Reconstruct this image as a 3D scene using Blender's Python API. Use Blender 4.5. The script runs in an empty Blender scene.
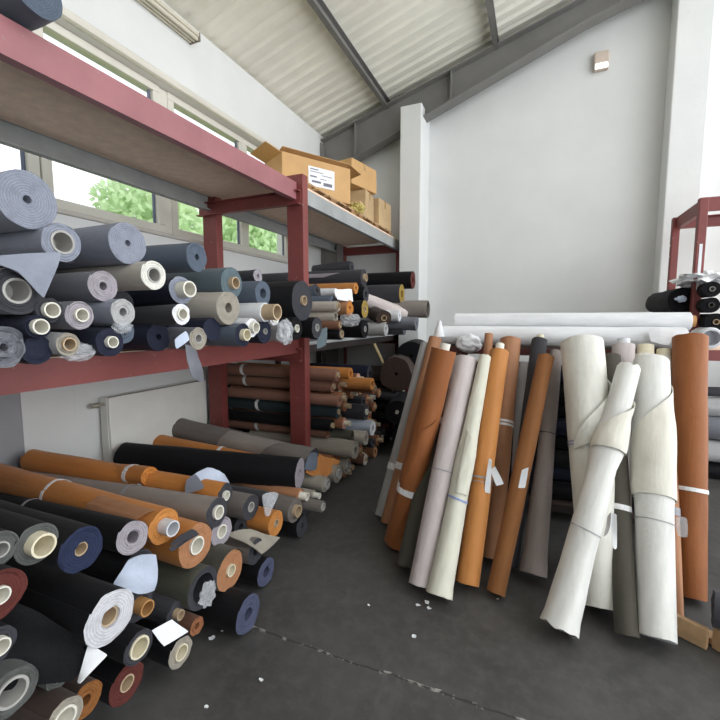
import bpy, bmesh, math, random
from mathutils import Vector, Matrix, noise
random.seed(11)
R_ = math.radians
S = bpy.context.scene
COL = S.collection

# ------------------------------------------------------------------ camera solution (metres, Z up, Y into the room)
F = 416.0; PITCH = math.atan(41 / F); H = 1.55; YAW = math.atan(177 / math.hypot(F, 41))
O = Vector((0, 0, H))
cp, sp, cy, sy = math.cos(PITCH), math.sin(PITCH), math.cos(YAW), math.sin(YAW)
def ray(px, py):
    r, u0 = (px - 360) / F, -(py - 360) / F
    f = cp + u0 * sp; u = -sp + u0 * cp
    return Vector((r * cy - f * sy, r * sy + f * cy, u))
def at_x(px, py, X): d = ray(px, py); return O + d * (X / d.x)
def at_y(px, py, Y): d = ray(px, py); return O + d * (Y / d.y)
def at_z(px, py, Z): d = ray(px, py); return O + d * ((Z - H) / d.z)
def fwd(p):
    v = Vector(p) - O
    return (-v.x * sy + v.y * cy) * cp - v.z * sp

# ------------------------------------------------------------------ materials
MATS = {}
def nodes_of(name):
    m = bpy.data.materials.new(name); m.use_nodes = True
    nt = m.node_tree; nt.nodes.clear()
    out = nt.nodes.new('ShaderNodeOutputMaterial')
    b = nt.nodes.new('ShaderNodeBsdfPrincipled')
    nt.links.new(b.outputs[0], out.inputs[0])
    return m, nt, b, out
def lk(nt, a, b): nt.links.new(a, b)
def mathn(nt, op, a, b=None, c=None):
    n = nt.nodes.new('ShaderNodeMath'); n.operation = op
    for i, v in enumerate((a, b, c)):
        if v is None: continue
        if isinstance(v, (int, float)): n.inputs[i].default_value = v
        else: lk(nt, v, n.inputs[i])
    return n.outputs[0]
def mix(nt, fac, a, b):
    n = nt.nodes.new('ShaderNodeMix'); n.data_type = 'RGBA'
    for s, v in ((n.inputs[0], fac), (n.inputs[6], a), (n.inputs[7], b)):
        if isinstance(v, (int, float)): s.default_value = v
        elif isinstance(v, tuple): s.default_value = (*v[:3], 1)
        else: lk(nt, v, s)
    return n.outputs[2]
def noise_n(nt, scale, detail=3, coord='Object', stretch=None, rough=.55):
    tc = nt.nodes.new('ShaderNodeTexCoord'); n = nt.nodes.new('ShaderNodeTexNoise')
    n.inputs['Scale'].default_value = scale; n.inputs['Detail'].default_value = detail; n.inputs['Roughness'].default_value = rough
    src = tc.outputs[coord]
    if stretch:
        mp = nt.nodes.new('ShaderNodeMapping'); mp.inputs['Scale'].default_value = stretch
        lk(nt, src, mp.inputs[0]); src = mp.outputs[0]
    lk(nt, src, n.inputs['Vector'])
    return n.outputs['Fac']
def ramp(nt, fac, lo, hi):
    n = nt.nodes.new('ShaderNodeMapRange'); n.inputs[1].default_value = lo; n.inputs[2].default_value = hi
    lk(nt, fac, n.inputs[0]); return n.outputs[0]
def bump(nt, b, h, strength, dist=.002):
    n = nt.nodes.new('ShaderNodeBump'); n.inputs['Strength'].default_value = strength; n.inputs['Distance'].default_value = dist
    lk(nt, h, n.inputs['Height']); lk(nt, n.outputs[0], b.inputs['Normal'])
def sc(c, k): return tuple(min(1, x * k) for x in c)
def plain(name, col, rough=.6, var=.12, scale=9, bmp=.15, metal=0, fine=180, spec=.4):
    if name in MATS: return MATS[name]
    m, nt, b, o = nodes_of(name)
    f = noise_n(nt, scale, 4)
    lk(nt, mix(nt, ramp(nt, f, .3, .7), sc(col, 1 - var), sc(col, 1 + var)), b.inputs['Base Color'])
    b.inputs['Roughness'].default_value = rough; b.inputs['Metallic'].default_value = metal
    b.inputs['Specular IOR Level'].default_value = spec
    bump(nt, b, noise_n(nt, fine, 2), bmp)
    MATS[name] = m; return m
FAB = dict(
 orange=(.52, .20, .045), brightorange=(.52, .215, .058), darkorange=(.285, .095, .026), caramel=(.40, .19, .095), rust=(.30, .125, .06),
 brown=(.21, .10, .06), chestnut=(.25, .125, .085), taupe=(.27, .235, .21), warmgrey=(.17, .15, .135), black=(.006, .006, .0075), softblack=(.011, .011, .0125), dusk=(.075, .083, .14), umber=(.25, .10, .03), mauve=(.30, .255, .24), foldcream=(.70, .675, .59), offwhite=(.75, .745, .71), murk=(.10, .105, .10), greyband=(.2, .2, .2),
 navy=(.02, .023, .042), dullwhite=(.60, .60, .63), blue=(.022, .03, .068), slate=(.10, .125, .165), bluegrey=(.26, .28, .34), midgrey=(.18, .185, .21), teal=(.12, .16, .18),
 lavender=(.56, .50, .49), cream=(.76, .75, .68), ecru=(.70, .69, .58), white=(.80, .81, .83), olive=(.072, .065, .05), oliverow=(.075, .075, .055),
 lilac=(.34, .31, .34), paleblue=(.50, .56, .68), beige=(.50, .46, .40), charcoal=(.05, .05, .058), maroon=(.11, .03, .025), khaki=(.33, .30, .25),
 pinkwhite=(.68, .60, .58), mustard=(.35, .24, .06), darkbrown=(.055, .035, .028), lightgrey=(.42, .42, .42), rose=(.55, .30, .24), bottle=(.02, .035, .04))
def fabric(key):
    n = 'fabric_' + key
    if n in MATS: return MATS[n]
    col = FAB[key]; m, nt, b, o = nodes_of(n)
    f = noise_n(nt, 7, 4, stretch=(.6, 2, 2)); g = noise_n(nt, 420, 1)
    c1 = mix(nt, ramp(nt, f, .25, .75), sc(col, .86), sc(col, 1.12))
    lk(nt, mix(nt, mathn(nt, 'MULTIPLY', g, .35), c1, sc(col, .8)), b.inputs['Base Color'])
    b.inputs['Roughness'].default_value = .72 if key not in ('orange', 'brightorange', 'darkorange', 'caramel', 'navy') else .55
    b.inputs['Specular IOR Level'].default_value = .3 if key not in ('black', 'softblack', 'navy', 'charcoal') else .18
    b.inputs['Sheen Weight'].default_value = .08 if key not in ('black', 'softblack', 'navy') else .03
    bump(nt, b, mathn(nt, 'ADD', g, mathn(nt, 'ADD', mathn(nt, 'MULTIPLY', noise_n(nt, 26, 3), 2.0), mathn(nt, 'MULTIPLY', noise_n(nt, 9, 4, stretch=(.5, 1.6, 1.6)), 5.0))), .34, .004)
    MATS[n] = m; return m
def rolled(key):                      # the rolled-up layers seen at the end of a roll
    n = 'layers_' + key
    if n in MATS: return MATS[n]
    col = FAB[key]; m, nt, b, o = nodes_of(n)
    tc = nt.nodes.new('ShaderNodeTexCoord'); w = nt.nodes.new('ShaderNodeTexWave')
    w.wave_type = 'RINGS'; w.rings_direction = 'X'
    w.inputs['Scale'].default_value = 36; w.inputs['Distortion'].default_value = 3.5; w.inputs['Detail'].default_value = 2; w.inputs['Detail Scale'].default_value = 4
    lk(nt, tc.outputs['Object'], w.inputs['Vector'])
    f = w.outputs['Fac']
    c = mix(nt, f, sc(col, .80), sc(col, 1.08))
    lk(nt, mix(nt, ramp(nt, noise_n(nt, 30, 3), .45, .8), c, sc(col, .75)), b.inputs['Base Color'])
    b.inputs['Roughness'].default_value = .85; b.inputs['Specular IOR Level'].default_value = .2
    bump(nt, b, f, .25, .003)
    MATS[n] = m; return m
CORE = dict(white=(.72, .70, .62), tan=(.45, .34, .22), cream=(.70, .64, .48), dark=(.10, .09, .08), wood=(.42, .22, .08), grey=(.38, .37, .35), silver=(.62, .63, .66))
def corem(key): return plain('core_' + key, CORE[key], .7 if key != 'silver' else .3, .1, 20, .2)
def paper(): return plain('white_paper', (.80, .82, .85), .75, .06, 12, .1)
def strapm(key='white'):
    return plain('strap_' + key, dict(white=(.78, .78, .78), blue=(.25, .32, .55), grey=(.3, .3, .33), black=(.04, .04, .045))[key], .4, .15, 60, .3)
def plastic():
    if 'plastic_film' in MATS: return MATS['plastic_film']
    m, nt, b, o = nodes_of('plastic_film')
    b.inputs['Base Color'].default_value = (.66, .68, .71, 1); b.inputs['Roughness'].default_value = .22
    b.inputs['Specular IOR Level'].default_value = .7
    tr = nt.nodes.new('ShaderNodeBsdfTransparent'); mx = nt.nodes.new('ShaderNodeMixShader')
    mx.inputs[0].default_value = .66
    lk(nt, b.outputs[0], mx.inputs[1]); lk(nt, tr.outputs[0], mx.inputs[2]); lk(nt, mx.outputs[0], o.inputs[0])
    bump(nt, b, noise_n(nt, 40, 4), .6, .01)
    MATS['plastic_film'] = m; return m
def steel(name, col, rough=.5):
    if name in MATS: return MATS[name]
    m, nt, b, o = nodes_of(name)
    f = noise_n(nt, 3, 5); s = noise_n(nt, 38, 3)
    c = mix(nt, ramp(nt, f, .3, .7), sc(col, .85), sc(col, 1.15))
    lk(nt, mix(nt, mathn(nt, 'MULTIPLY', ramp(nt, s, .66, .74), .5), c, (.34, .27, .25)), b.inputs['Base Color'])
    b.inputs['Roughness'].default_value = rough
    bump(nt, b, noise_n(nt, 60, 2), .12)
    MATS[name] = m; return m

# ------------------------------------------------------------------ mesh helpers
def link(name, bm, mats, parent=None, smooth=False, mat4=None):
    me = bpy.data.meshes.new(name); bmesh.ops.recalc_face_normals(bm, faces=bm.faces[:])
    bm.to_mesh(me); bm.free()
    for m in (mats if isinstance(mats, (list, tuple)) else [mats]): me.materials.append(m)
    if smooth:
        for p in me.polygons: p.use_smooth = True
        try: me.set_sharp_from_angle(angle=R_(42))
        except Exception: pass
    o = bpy.data.objects.new(name, me); COL.objects.link(o)
    if parent: o.parent = parent
    if mat4 is not None: o.matrix_world = mat4
    return o
def tag(o, label=None, cat=None, group=None, kind=None):
    if label: o['label'] = label
    if cat: o['category'] = cat
    if group: o['group'] = group
    if kind: o['kind'] = kind
    return o
def thing(name, label, cat, loc=(0, 0, 0), group=None, M=None):
    o = bpy.data.objects.new(name, None); COL.objects.link(o); o.empty_display_size = .05
    if M is not None: o.matrix_world = M
    else: o.location = loc
    return tag(o, label, cat, group)
def box(bm, c, s, bev=0, rz=0, rx=0, ry=0):
    M = Matrix.Translation(c) @ Matrix.Rotation(rz, 4, 'Z') @ Matrix.Rotation(ry, 4, 'Y') @ Matrix.Rotation(rx, 4, 'X') @ Matrix.Diagonal((*s, 1))
    r = bmesh.ops.create_cube(bm, size=1, matrix=M)
    if bev:
        es = list({e for v in r['verts'] for e in v.link_edges})
        bmesh.ops.bevel(bm, geom=es, offset=bev, segments=2, affect='EDGES', profile=.5)
def bx(bm, x0, x1, y0, y1, z0, z1, bev=0): box(bm, ((x0 + x1) / 2, (y0 + y1) / 2, (z0 + z1) / 2), (abs(x1 - x0), abs(y1 - y0), abs(z1 - z0)), bev)
def extrude_poly(bm, pts, d):
    vs = [bm.verts.new(p) for p in pts]; ws = [bm.verts.new(Vector(p) + Vector(d)) for p in pts]
    bm.faces.new(vs); bm.faces.new(ws[::-1]); n = len(vs)
    for i in range(n): bm.faces.new((vs[i], vs[(i + 1) % n], ws[(i + 1) % n], ws[i]))
def tube(bm, p0, p1, r, n=16, r2=None, caps=True):
    p0, p1 = Vector(p0), Vector(p1); a = (p1 - p0).normalized()
    u = a.orthogonal().normalized(); v = a.cross(u); r2 = r if r2 is None else r2
    A = [bm.verts.new(p0 + (u * math.cos(t) + v * math.sin(t)) * r) for t in [2 * math.pi * i / n for i in range(n)]]
    B = [bm.verts.new(p1 + (u * math.cos(t) + v * math.sin(t)) * r2) for t in [2 * math.pi * i / n for i in range(n)]]
    for i in range(n): bm.faces.new((A[i], A[(i + 1) % n], B[(i + 1) % n], B[i]))
    if caps: bm.faces.new(A[::-1]); bm.faces.new(B)
def channel(bm, p0, p1, h, w, side, t=.008, up=Vector((0, 0, 1))):
    """C-section steel beam from p0 to p1, web centred on the line, flanges pointing to 'side'"""
    p0, p1 = Vector(p0), Vector(p1); s = Vector(side).normalized()
    prof = [(0, -h / 2), (w, -h / 2), (w, -h / 2 + t), (t, -h / 2 + t), (t, h / 2 - t), (w, h / 2 - t), (w, h / 2), (0, h / 2)]
    extrude_poly(bm, [p0 + s * a + up * b for a, b in prof], p1 - p0)
def drape(name, parent, C, mat, bulge=.012, n=10, seed=0, thick=.0025, curl=0, soft=.38):
    """a loose piece of cloth: a bilinear patch between four world points, rippled, with thickness"""
    c = [Vector(p) for p in C]; bm = bmesh.new(); g = []
    nn = ((c[1] - c[0]).cross(c[3] - c[0])); nn = nn.normalized() if nn.length else Vector((0, 0, 1))
    for i in range(n + 1):
        row = []
        for j in range(n + 1):
            u, v = i / n, j / n
            X_, Y_ = 2 * u - 1, 2 * v - 1
            u += soft * ((X_ * math.sqrt(1 - Y_ * Y_ / 2) + 1) / 2 - u) + soft * .05 * noise.noise(Vector((v * 4, seed, 1))); v += soft * ((Y_ * math.sqrt(1 - X_ * X_ / 2) + 1) / 2 - v) + soft * .05 * noise.noise(Vector((u * 4, seed, 5)))
            p = c[0] * (1 - u) * (1 - v) + c[1] * u * (1 - v) + c[2] * u * v + c[3] * (1 - u) * v
            k = noise.noise(Vector((p.x * 9 + seed, p.y * 9, p.z * 9))) * bulge + curl * math.sin(math.pi * u) * math.sin(math.pi * v)
            row.append(bm.verts.new(p + nn * k))
        g.append(row)
    for i in range(n):
        for j in range(n): bm.faces.new((g[i][j], g[i + 1][j], g[i + 1][j + 1], g[i][j + 1]))
    bmesh.ops.recalc_face_normals(bm, faces=bm.faces[:])
    bmesh.ops.solidify(bm, geom=bm.faces[:], thickness=thick)
    if parent is not None:
        bm.transform(parent.matrix_world.inverted())
    return link(name, bm, mat, parent, True)
def px4(*pts): return [at_x(*p) for p in pts]
def crumple_bm(c, s, seed=0, amp=.22, sub=4, freq=2.2):
    bm = bmesh.new(); bmesh.ops.create_icosphere(bm, subdivisions=sub, radius=1)
    for v in bm.verts:
        d = v.co.normalized(); n1 = noise.noise(d * freq + Vector((seed, 0, 0))); n2 = abs(noise.noise(d * freq * 2.4 + Vector((0, seed, 3))))
        k = 1 + amp * (n1 - n2 * .9)
        v.co = Vector((d.x * s[0] * k, d.y * s[1] * k, d.z * s[2] * k)) + Vector(c)
    return bm

# ------------------------------------------------------------------ a roll of fabric
def frame(p0, p1, ref):
    a = (Vector(p1) - Vector(p0)).normalized(); n = Vector(ref); n = (n - a * n.dot(a)).normalized(); b = a.cross(n)
    return Matrix(((a.x, n.x, b.x, p0[0]), (a.y, n.y, b.y, p0[1]), (a.z, n.z, b.z, p0[2]), (0, 0, 0, 1)))
def mesh_roll(L, rad, rc, wr, seam, seed, seg, nx, th, endrings=6, ragged=.003):
    """local +X runs down the roll from the visible end; rad(t) is the radius along it"""
    bm = bmesh.new(); rings = []
    def R(th_, x):
        q = ((th_ - seam) % (2 * math.pi)) / (2 * math.pi)
        nz = noise.noise(Vector((math.cos(th_) * 1.3, math.sin(th_) * 1.3, x * 3.2 + seed * 3.1)))
        n2 = noise.noise(Vector((math.cos(th_) * 3.3 + x * 9, math.sin(th_) * 3.3, x * 10 + seed)))
        return rad(x / L) * (1 + wr * nz + wr * .45 * n2) + th * (q - 1)
    ang = [seam + 2 * math.pi * i / seg + (1e-4 if i == 0 else 0) for i in range(seg)] + [seam + 2 * math.pi - 1e-4]
    xs = [0.0] + [L * ((i + .35) / (nx + .35)) for i in range(nx)] + [L]
    for k, x in enumerate(xs):
        ring = []
        for a in ang:
            xx = x
            if k in (0, len(xs) - 1): xx += ragged * 2 * noise.noise(Vector((math.cos(a) * 2, math.sin(a) * 2, seed * 7 + k)))
            r = R(a, x)
            ring.append(bm.verts.new((xx, r * math.cos(a), r * math.sin(a))))
        rings.append(ring)
    n = len(ang); fs = []
    for A, B in zip(rings, rings[1:]):
        for i in range(n): fs.append(bm.faces.new((A[i], A[(i + 1) % n], B[(i + 1) % n], B[i])))
    for f in fs: f.material_index = 0
    prev = rings[0]
    for j in range(1, endrings + 1):
        q = j / endrings; off = (random.uniform(-1, 1) * ragged) if j < endrings else 0
        ring = []
        for i, a in enumerate(ang):
            r = rings[0][i].co.yz.length * (1 - q) + rc * q
            o2 = off + ragged * noise.noise(Vector((math.cos(a) * 2, math.sin(a) * 2, j * 1.7 + seed)))
            ring.append(bm.verts.new((o2, r * math.cos(a), r * math.sin(a))))
        for i in range(n):
            f = bm.faces.new((prev[i], ring[i], ring[(i + 1) % n], prev[(i + 1) % n])); f.material_index = 1
        prev = ring
    if rc > .012:                               # the hollow down the middle
        ring = [bm.verts.new((.12, rc * math.cos(a), rc * math.sin(a))) for a in ang]
        for i in range(n): bm.faces.new((prev[i], ring[i], ring[(i + 1) % n], prev[(i + 1) % n])).material_index = 1
        bm.faces.new(ring).material_index = 1
    else: bm.faces.new(prev).material_index = 1
    bm.faces.new(rings[-1][::-1]).material_index = 1
    return bm, R
def ring_band(bm, R, x0, w, lift=.0025, seg=36, slant=0.0):
    A, B = [], []
    for i in range(seg):
        a = 2 * math.pi * i / seg; sx = slant * math.cos(a + .6)
        for lst, x in ((A, x0 + sx), (B, x0 + w + sx)):
            r = R(a, x) + lift; lst.append(bm.verts.new((x, r * math.cos(a), r * math.sin(a))))
    for i in range(seg): bm.faces.new((A[i], A[(i + 1) % seg], B[(i + 1) % seg], B[i]))
def build_roll(d):
    p0, p1, r = Vector(d['p0']), Vector(d['p1']), d['r']
    L = (p1 - p0).length; seed = random.random() * 50
    M = frame(p0, p1, d.get('ref', (0, 0, 1)))
    root = thing(d.get('name', 'fabric_roll'), d['label'], d.get('cat', 'fabric roll'), group=d.get('group'), M=M)
    rc = d.get('rc', .02); r2 = d.get('r2', r); prof = d.get('prof')
    def rad(t):
        if prof:
            for (ta, ra), (tb, rb) in zip(prof, prof[1:]):
                if t <= tb:
                    k = min(1, max(0, (t - ta) / max(1e-6, tb - ta))); k = k * k * (3 - 2 * k); return ra + (rb - ra) * k
            return prof[-1][1]
        return r + (r2 - r) * t
    small = d.get('small', False)
    bm, R = mesh_roll(L, rad, min(rc, r * .8), d.get('wr', .045), d.get('seam', R_(-50)), seed, 16 if small else 34, 6 if small else d.get('nx', 16), d.get('th', .005 if r > .05 else .003), 3 if small else 6, d.get('ragged', .003))

    fab = link('fabric', bm, [fabric(d['col']), rolled(d.get('end', d['col']))], root, True)
    if d.get('core'):
        pr = d.get('prot', .015); bm = bmesh.new(); n = 14 if small else 26
        wall = max(.004, rc * .2); t = []
        prof_ = [(.10, rc * .985), (-pr, rc * .985), (-pr, rc - wall), (.09, rc - wall)]
        for x, q in prof_: t.append([bm.verts.new((x, q * math.cos(2 * math.pi * i / n), q * math.sin(2 * math.pi * i / n))) for i in range(n)])
        for A, B in zip(t, t[1:]):
            for i in range(n): bm.faces.new((A[i], A[(i + 1) % n], B[(i + 1) % n], B[i]))
        bm.faces.new(t[-1]); bm.faces.new(t[0])
        link('core', bm, corem(d['core']), root, True)
    for (x0, w, key, *sl) in d.get('bands', ()):
        bm = bmesh.new(); ring_band(bm, R, x0, w, slant=sl[0] if sl else 0)
        bmesh.ops.recalc_face_normals(bm, faces=bm.faces[:]); bmesh.ops.solidify(bm, geom=bm.faces[:], thickness=-.0015)
        link('strap', bm, strapm(key), root, True)
    for (ta, tb, x0a, x0b, x1a, x1b, off, key) in d.get('wraps', ()):    # a loose outer turn of cloth with a slanting edge
        bm = bmesh.new(); g = []; nu, nv = 18, 14
        for i in range(nu + 1):
            u = i / nu; a = R_(ta + (tb - ta) * u); row = []
            for j in range(nv + 1):
                v = j / nv; x = (x0a + (x0b - x0a) * u) * (1 - v) + (x1a + (x1b - x1a) * u) * v
                rr = R(a, min(L, max(0, x))) + .006 + off * math.sin(math.pi * u) ** .7 * (1 - .5 * v) + .004 * noise.noise(Vector((u * 4, v * 5, seed)))
                row.append(bm.verts.new((x, rr * math.cos(a), rr * math.sin(a))))
            g.append(row)
        for i in range(nu):
            for j in range(nv): bm.faces.new((g[i][j], g[i + 1][j], g[i + 1][j + 1], g[i][j + 1]))
        bmesh.ops.recalc_face_normals(bm, faces=bm.faces[:]); bmesh.ops.solidify(bm, geom=bm.faces[:], thickness=.003)
        link('fold', bm, fabric(key), root, True)
    for (nm, C, mk, *kw) in d.get('drapes', ()):
        k = dict(kw[0]) if kw else {}
        if mk == 'paper' or 'corner' in nm or 'triangle' in nm: k['soft'] = .12
        m = paper() if mk == 'paper' else plastic() if mk == 'film' else strapm(mk[6:]) if mk.startswith('strap_') else fabric(mk)
        drape(nm, root, C, m, seed=seed, **k)
    for (nm, c, s, mk, *am) in d.get('lumps', ()):
        bm = crumple_bm(c, s, seed, (am[0] if am else .4) * .55); bm.transform(M.inverted())
        link(nm, bm, plastic() if mk == 'film' else fabric(mk), root, True)
    return root

PILES = {}
def roll(pile, label, px, py, ry, X, col, end=None, rc=0, core=None, prot=.015, L=1.42, to=None, dy=0, dz=0, **kw):
    p0 = at_x(px, py, X); r = ry * fwd(p0) / F
    if to: p1 = at_x(*to); p1 = p0 + (p1 - p0).normalized() * L
    else:
        a = Vector((-1, dy + random.uniform(-.025, .025), dz)).normalized(); p1 = p0 + a * L
    d = dict(label=label, p0=p0, p1=p1, r=r, col=col, end=end or col, rc=(rc * fwd(p0) / F if rc else r * .28), core=core, prot=prot, **kw)
    PILES.setdefault(pile, []).append(d); return d
def relax(L, floor, iters=60, slack=.004, move=.5, ymin=None, ymax=None):
    for it in range(iters):
        for key in ('p0', 'p1'):
            for i, a in enumerate(L):
                for b in L[i + 1:]:
                    if key == 'p1' and abs(a['p1'].x - b['p1'].x) > 1.2: continue
                    dy, dz = b[key].y - a[key].y, b[key].z - a[key].z
                    dist = math.hypot(dy, dz) or 1e-4; need = a['r'] + b['r'] - slack
                    if dist < need:
                        k = (need - dist) * move * .5; ux, uz = dy / dist, dz / dist
                        sa, sb = ('group' in a), ('group' in b)          # buried filler rolls give way to the others
                        ka, kb = (2, 0) if sa and not sb else (0, 2) if sb and not sa else (1, 1)
                        a[key].y -= ux * k * ka; a[key].z -= uz * k * ka; b[key].y += ux * k * kb; b[key].z += uz * k * kb
            for a in L:
                a[key].z = max(a[key].z, floor + a['r'] + .004)
                if ymin is not None: a[key].y = max(a[key].y, ymin + a['r'])
                if ymax is not None: a[key].y = min(a[key].y, ymax - a['r'])

# ------------------------------------------------------------------ the room
XW, YB = -3.2, 6.35
def wall_mat():
    m, nt, b, o = nodes_of('painted_plaster')
    f = noise_n(nt, 1.1, 5); g = noise_n(nt, 6, 5)
    c = mix(nt, ramp(nt, f, .35, .65), (.70, .71, .70), (.76, .765, .755))
    lk(nt, mix(nt, mathn(nt, 'MULTIPLY', ramp(nt, g, .68, .8), .25), c, (.55, .54, .5)), b.inputs['Base Color'])
    b.inputs['Roughness'].default_value = .8; b.inputs['Specular IOR Level'].default_value = .25
    bump(nt, b, mathn(nt, 'ADD', noise_n(nt, 45, 4), mathn(nt, 'MULTIPLY', noise_n(nt, 3, 3), 3)), .18, .006)
    return m
WALL = wall_mat()
def floor_mat():
    m, nt, b, o = nodes_of('dirty_concrete')
    f = noise_n(nt, 1.6, 8, rough=.65); g = noise_n(nt, 14, 6, rough=.7); h = noise_n(nt, 60, 3); st = noise_n(nt, 4.5, 6, stretch=(1, .25, 1))
    c = mix(nt, ramp(nt, f, .35, .68), (.044, .042, .041), (.084, .080, .077))
    c = mix(nt, mathn(nt, 'MULTIPLY', ramp(nt, g, .45, .75), .55), c, (.115, .112, .11))
    c = mix(nt, mathn(nt, 'MULTIPLY', ramp(nt, st, .62, .74), .35), c, (.17, .165, .16))
    c = mix(nt, mathn(nt, 'MULTIPLY', ramp(nt, h, .72, .76), .5), c, (.24, .23, .22))
    # the saw-cut joint across the floor, chipped and filled with pale dust
    tc = nt.nodes.new('ShaderNodeTexCoord'); sp_ = nt.nodes.new('ShaderNodeSeparateXYZ'); lk(nt, tc.outputs['Object'], sp_.inputs[0])
    w = noise_n(nt, 9, 4); yy = mathn(nt, 'ADD', sp_.outputs['Y'], mathn(nt, 'MULTIPLY', mathn(nt, 'SUBTRACT', w, .5), .035))
    d = mathn(nt, 'ABSOLUTE', mathn(nt, 'SUBTRACT', yy, 1.595))
    c = mix(nt, mathn(nt, 'MULTIPLY', mathn(nt, 'LESS_THAN', d, .005), .85), c, (.025, .024, .023))
    chips = mathn(nt, 'MULTIPLY', mathn(nt, 'LESS_THAN', d, .009), ramp(nt, noise_n(nt, 24, 5), .52, .62))
    c = mix(nt, mathn(nt, 'MULTIPLY', chips, .8), c, (.42, .41, .38))
    lk(nt, c, b.inputs['Base Color'])
    lk(nt, mathn(nt, 'ADD', mathn(nt, 'MULTIPLY', f, .3), .45), b.inputs['Roughness'])
    bump(nt, b, mathn(nt, 'ADD', h, mathn(nt, 'MULTIPLY', f, 3)), .2, .004)
    return m
def struct(name, bm, m): return tag(link(name, bm, m), kind='structure')
bm = bmesh.new(); bx(bm, -3.5, 4.2, -2.2, 6.8, -.12, 0); struct('floor', bm, floor_mat())
EAVE, SL = 4.34, .30
def roof_z(x): return EAVE + SL * (x - XW)
# left wall: below, above and beside the window band; a deep sill
ZB, ZT, YW0, YW1 = 2.34, 3.68, -.35, 5.16
bm = bmesh.new(); bx(bm, XW - .28, XW, -2.2, YB + .2, 0, ZB); bx(bm, XW - .28, XW, -2.2, YB + .2, ZT, EAVE + .05)
bx(bm, XW - .28, XW, -2.2, YW0, ZB, ZT); bx(bm, XW - .28, XW, YW1, YB + .2, ZB, ZT); struct('wall_left', bm, WALL)
bm = bmesh.new(); extrude_poly(bm, [(XW - .28, YB, 0), (3.2, YB, 0), (3.2, YB, roof_z(3.2) + .02), (XW - .28, YB, roof_z(XW - .28) + .02)], (0, .2, 0)); struct('wall_back', bm, WALL)
bm = bmesh.new(); extrude_poly(bm, [(XW - .28, -2.2, 0), (2.6, -2.2, 0), (2.6, -2.2, roof_z(2.6) + .02), (XW - .28, -2.2, roof_z(XW - .28) + .02)], (0, .2, 0)); struct('wall_front', bm, WALL)  # unseen wall behind the camera, added to cut the frontal light
GREYPAINT = plain('grey_wall_paint', (.33, .33, .35), .75, .06, 2, .15)
bm = bmesh.new(); bx(bm, XW, XW + .07, -2.2, 1.63, 0, 1.2, .01); struct('trim_1', bm, GREYPAINT)
bm = bmesh.new(); bx(bm, XW, XW + .03, 1.63, 2.0, 0, 1.3, .006); struct('trim_2', bm, WALL)
# back wall piers
bm = bmesh.new(); bx(bm, -1.87, -1.565, 5.86, YB, 0, 4.50, .012); struct('trim_3', bm, WALL)
bm = bmesh.new(); bx(bm, 1.328, 1.672, 6.05, YB, 0, 5.7, .012); struct('trim_4', bm, WALL)
# corrugated roof sheets, ridges running up the slope
bm = bmesh.new(); prof = []
per = .178; y = -2.3
while y < 6.8:
    for f_, h_ in ((0, 0), (.2, 0), (.36, .034), (.64, .034), (.8, 0)): prof.append((y + f_ * per, h_))
    y += per
xs = [XW - .3, 3.0]; G = [[bm.verts.new((x, yy, roof_z(x) + .09 + hh)) for yy, hh in prof] for x in xs]
for i in range(len(prof) - 1): bm.faces.new((G[0][i], G[0][i + 1], G[1][i + 1], G[1][i]))
bmesh.ops.recalc_face_normals(bm, faces=bm.faces[:]); bmesh.ops.solidify(bm, geom=bm.faces[:], thickness=.006)
struct('ceiling', bm, plain('cream_roof_sheet', (.80, .78, .69), .5, .08, 1.3, .05))
STEELG = plain('grey_painted_steel', (.19, .185, .175), .55, .14, 2.2, .12)
for k, x in enumerate((-2.16, -.66, .84, 2.34)):
    bm = bmesh.new(); z = roof_z(x) + .085
    channel(bm, (x, -2.0, z - .07), (x, 6.34, z - .07), .13, .06, (1, 0, 0), .008); struct('trim_%d' % (5 + k), bm, STEELG)
# haunched portal rafter and its column
bm = bmesh.new(); x0, x1 = -3.18, 3.0
top = lambda x: roof_z(x) - .055
def bot(x): return top(x) - (.53 - .075 * (x + 3.2) if x < .4 else .26)
for a, b2 in ((x0, .4), (.4, x1)):
    extrude_poly(bm, [(a, 6.05, bot(a)), (b2, 6.05, bot(b2)), (b2, 6.05, top(b2)), (a, 6.05, top(a))], (0, .012, 0))
    for zf, s in ((bot, -1), (top, 1)):
        extrude_poly(bm, [(a, 5.95, zf(a)), (b2, 5.95, zf(b2)), (b2, 5.95, zf(b2) + s * .016), (a, 5.95, zf(a) + s * .016)], (0, .21, 0))
for x in (-2.62, -1.2):
    extrude_poly(bm, [(x, 5.96, bot(x)), (x + .012, 5.96, bot(x + .012)), (x + .012, 5.96, top(x + .012)), (x, 5.96, top(x))], (0, .19, 0))
struct('trim_9', bm, STEELG)
bm = bmesh.new(); bx(bm, -3.19, -3.174, 5.95, 6.16, 0, 4.26); bx(bm, -2.916, -2.9, 5.95, 6.16, 0, 3.7); bx(bm, -3.175, -2.91, 6.05, 6.062, 0, 3.75); struct('trim_10', bm, STEELG)
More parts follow.
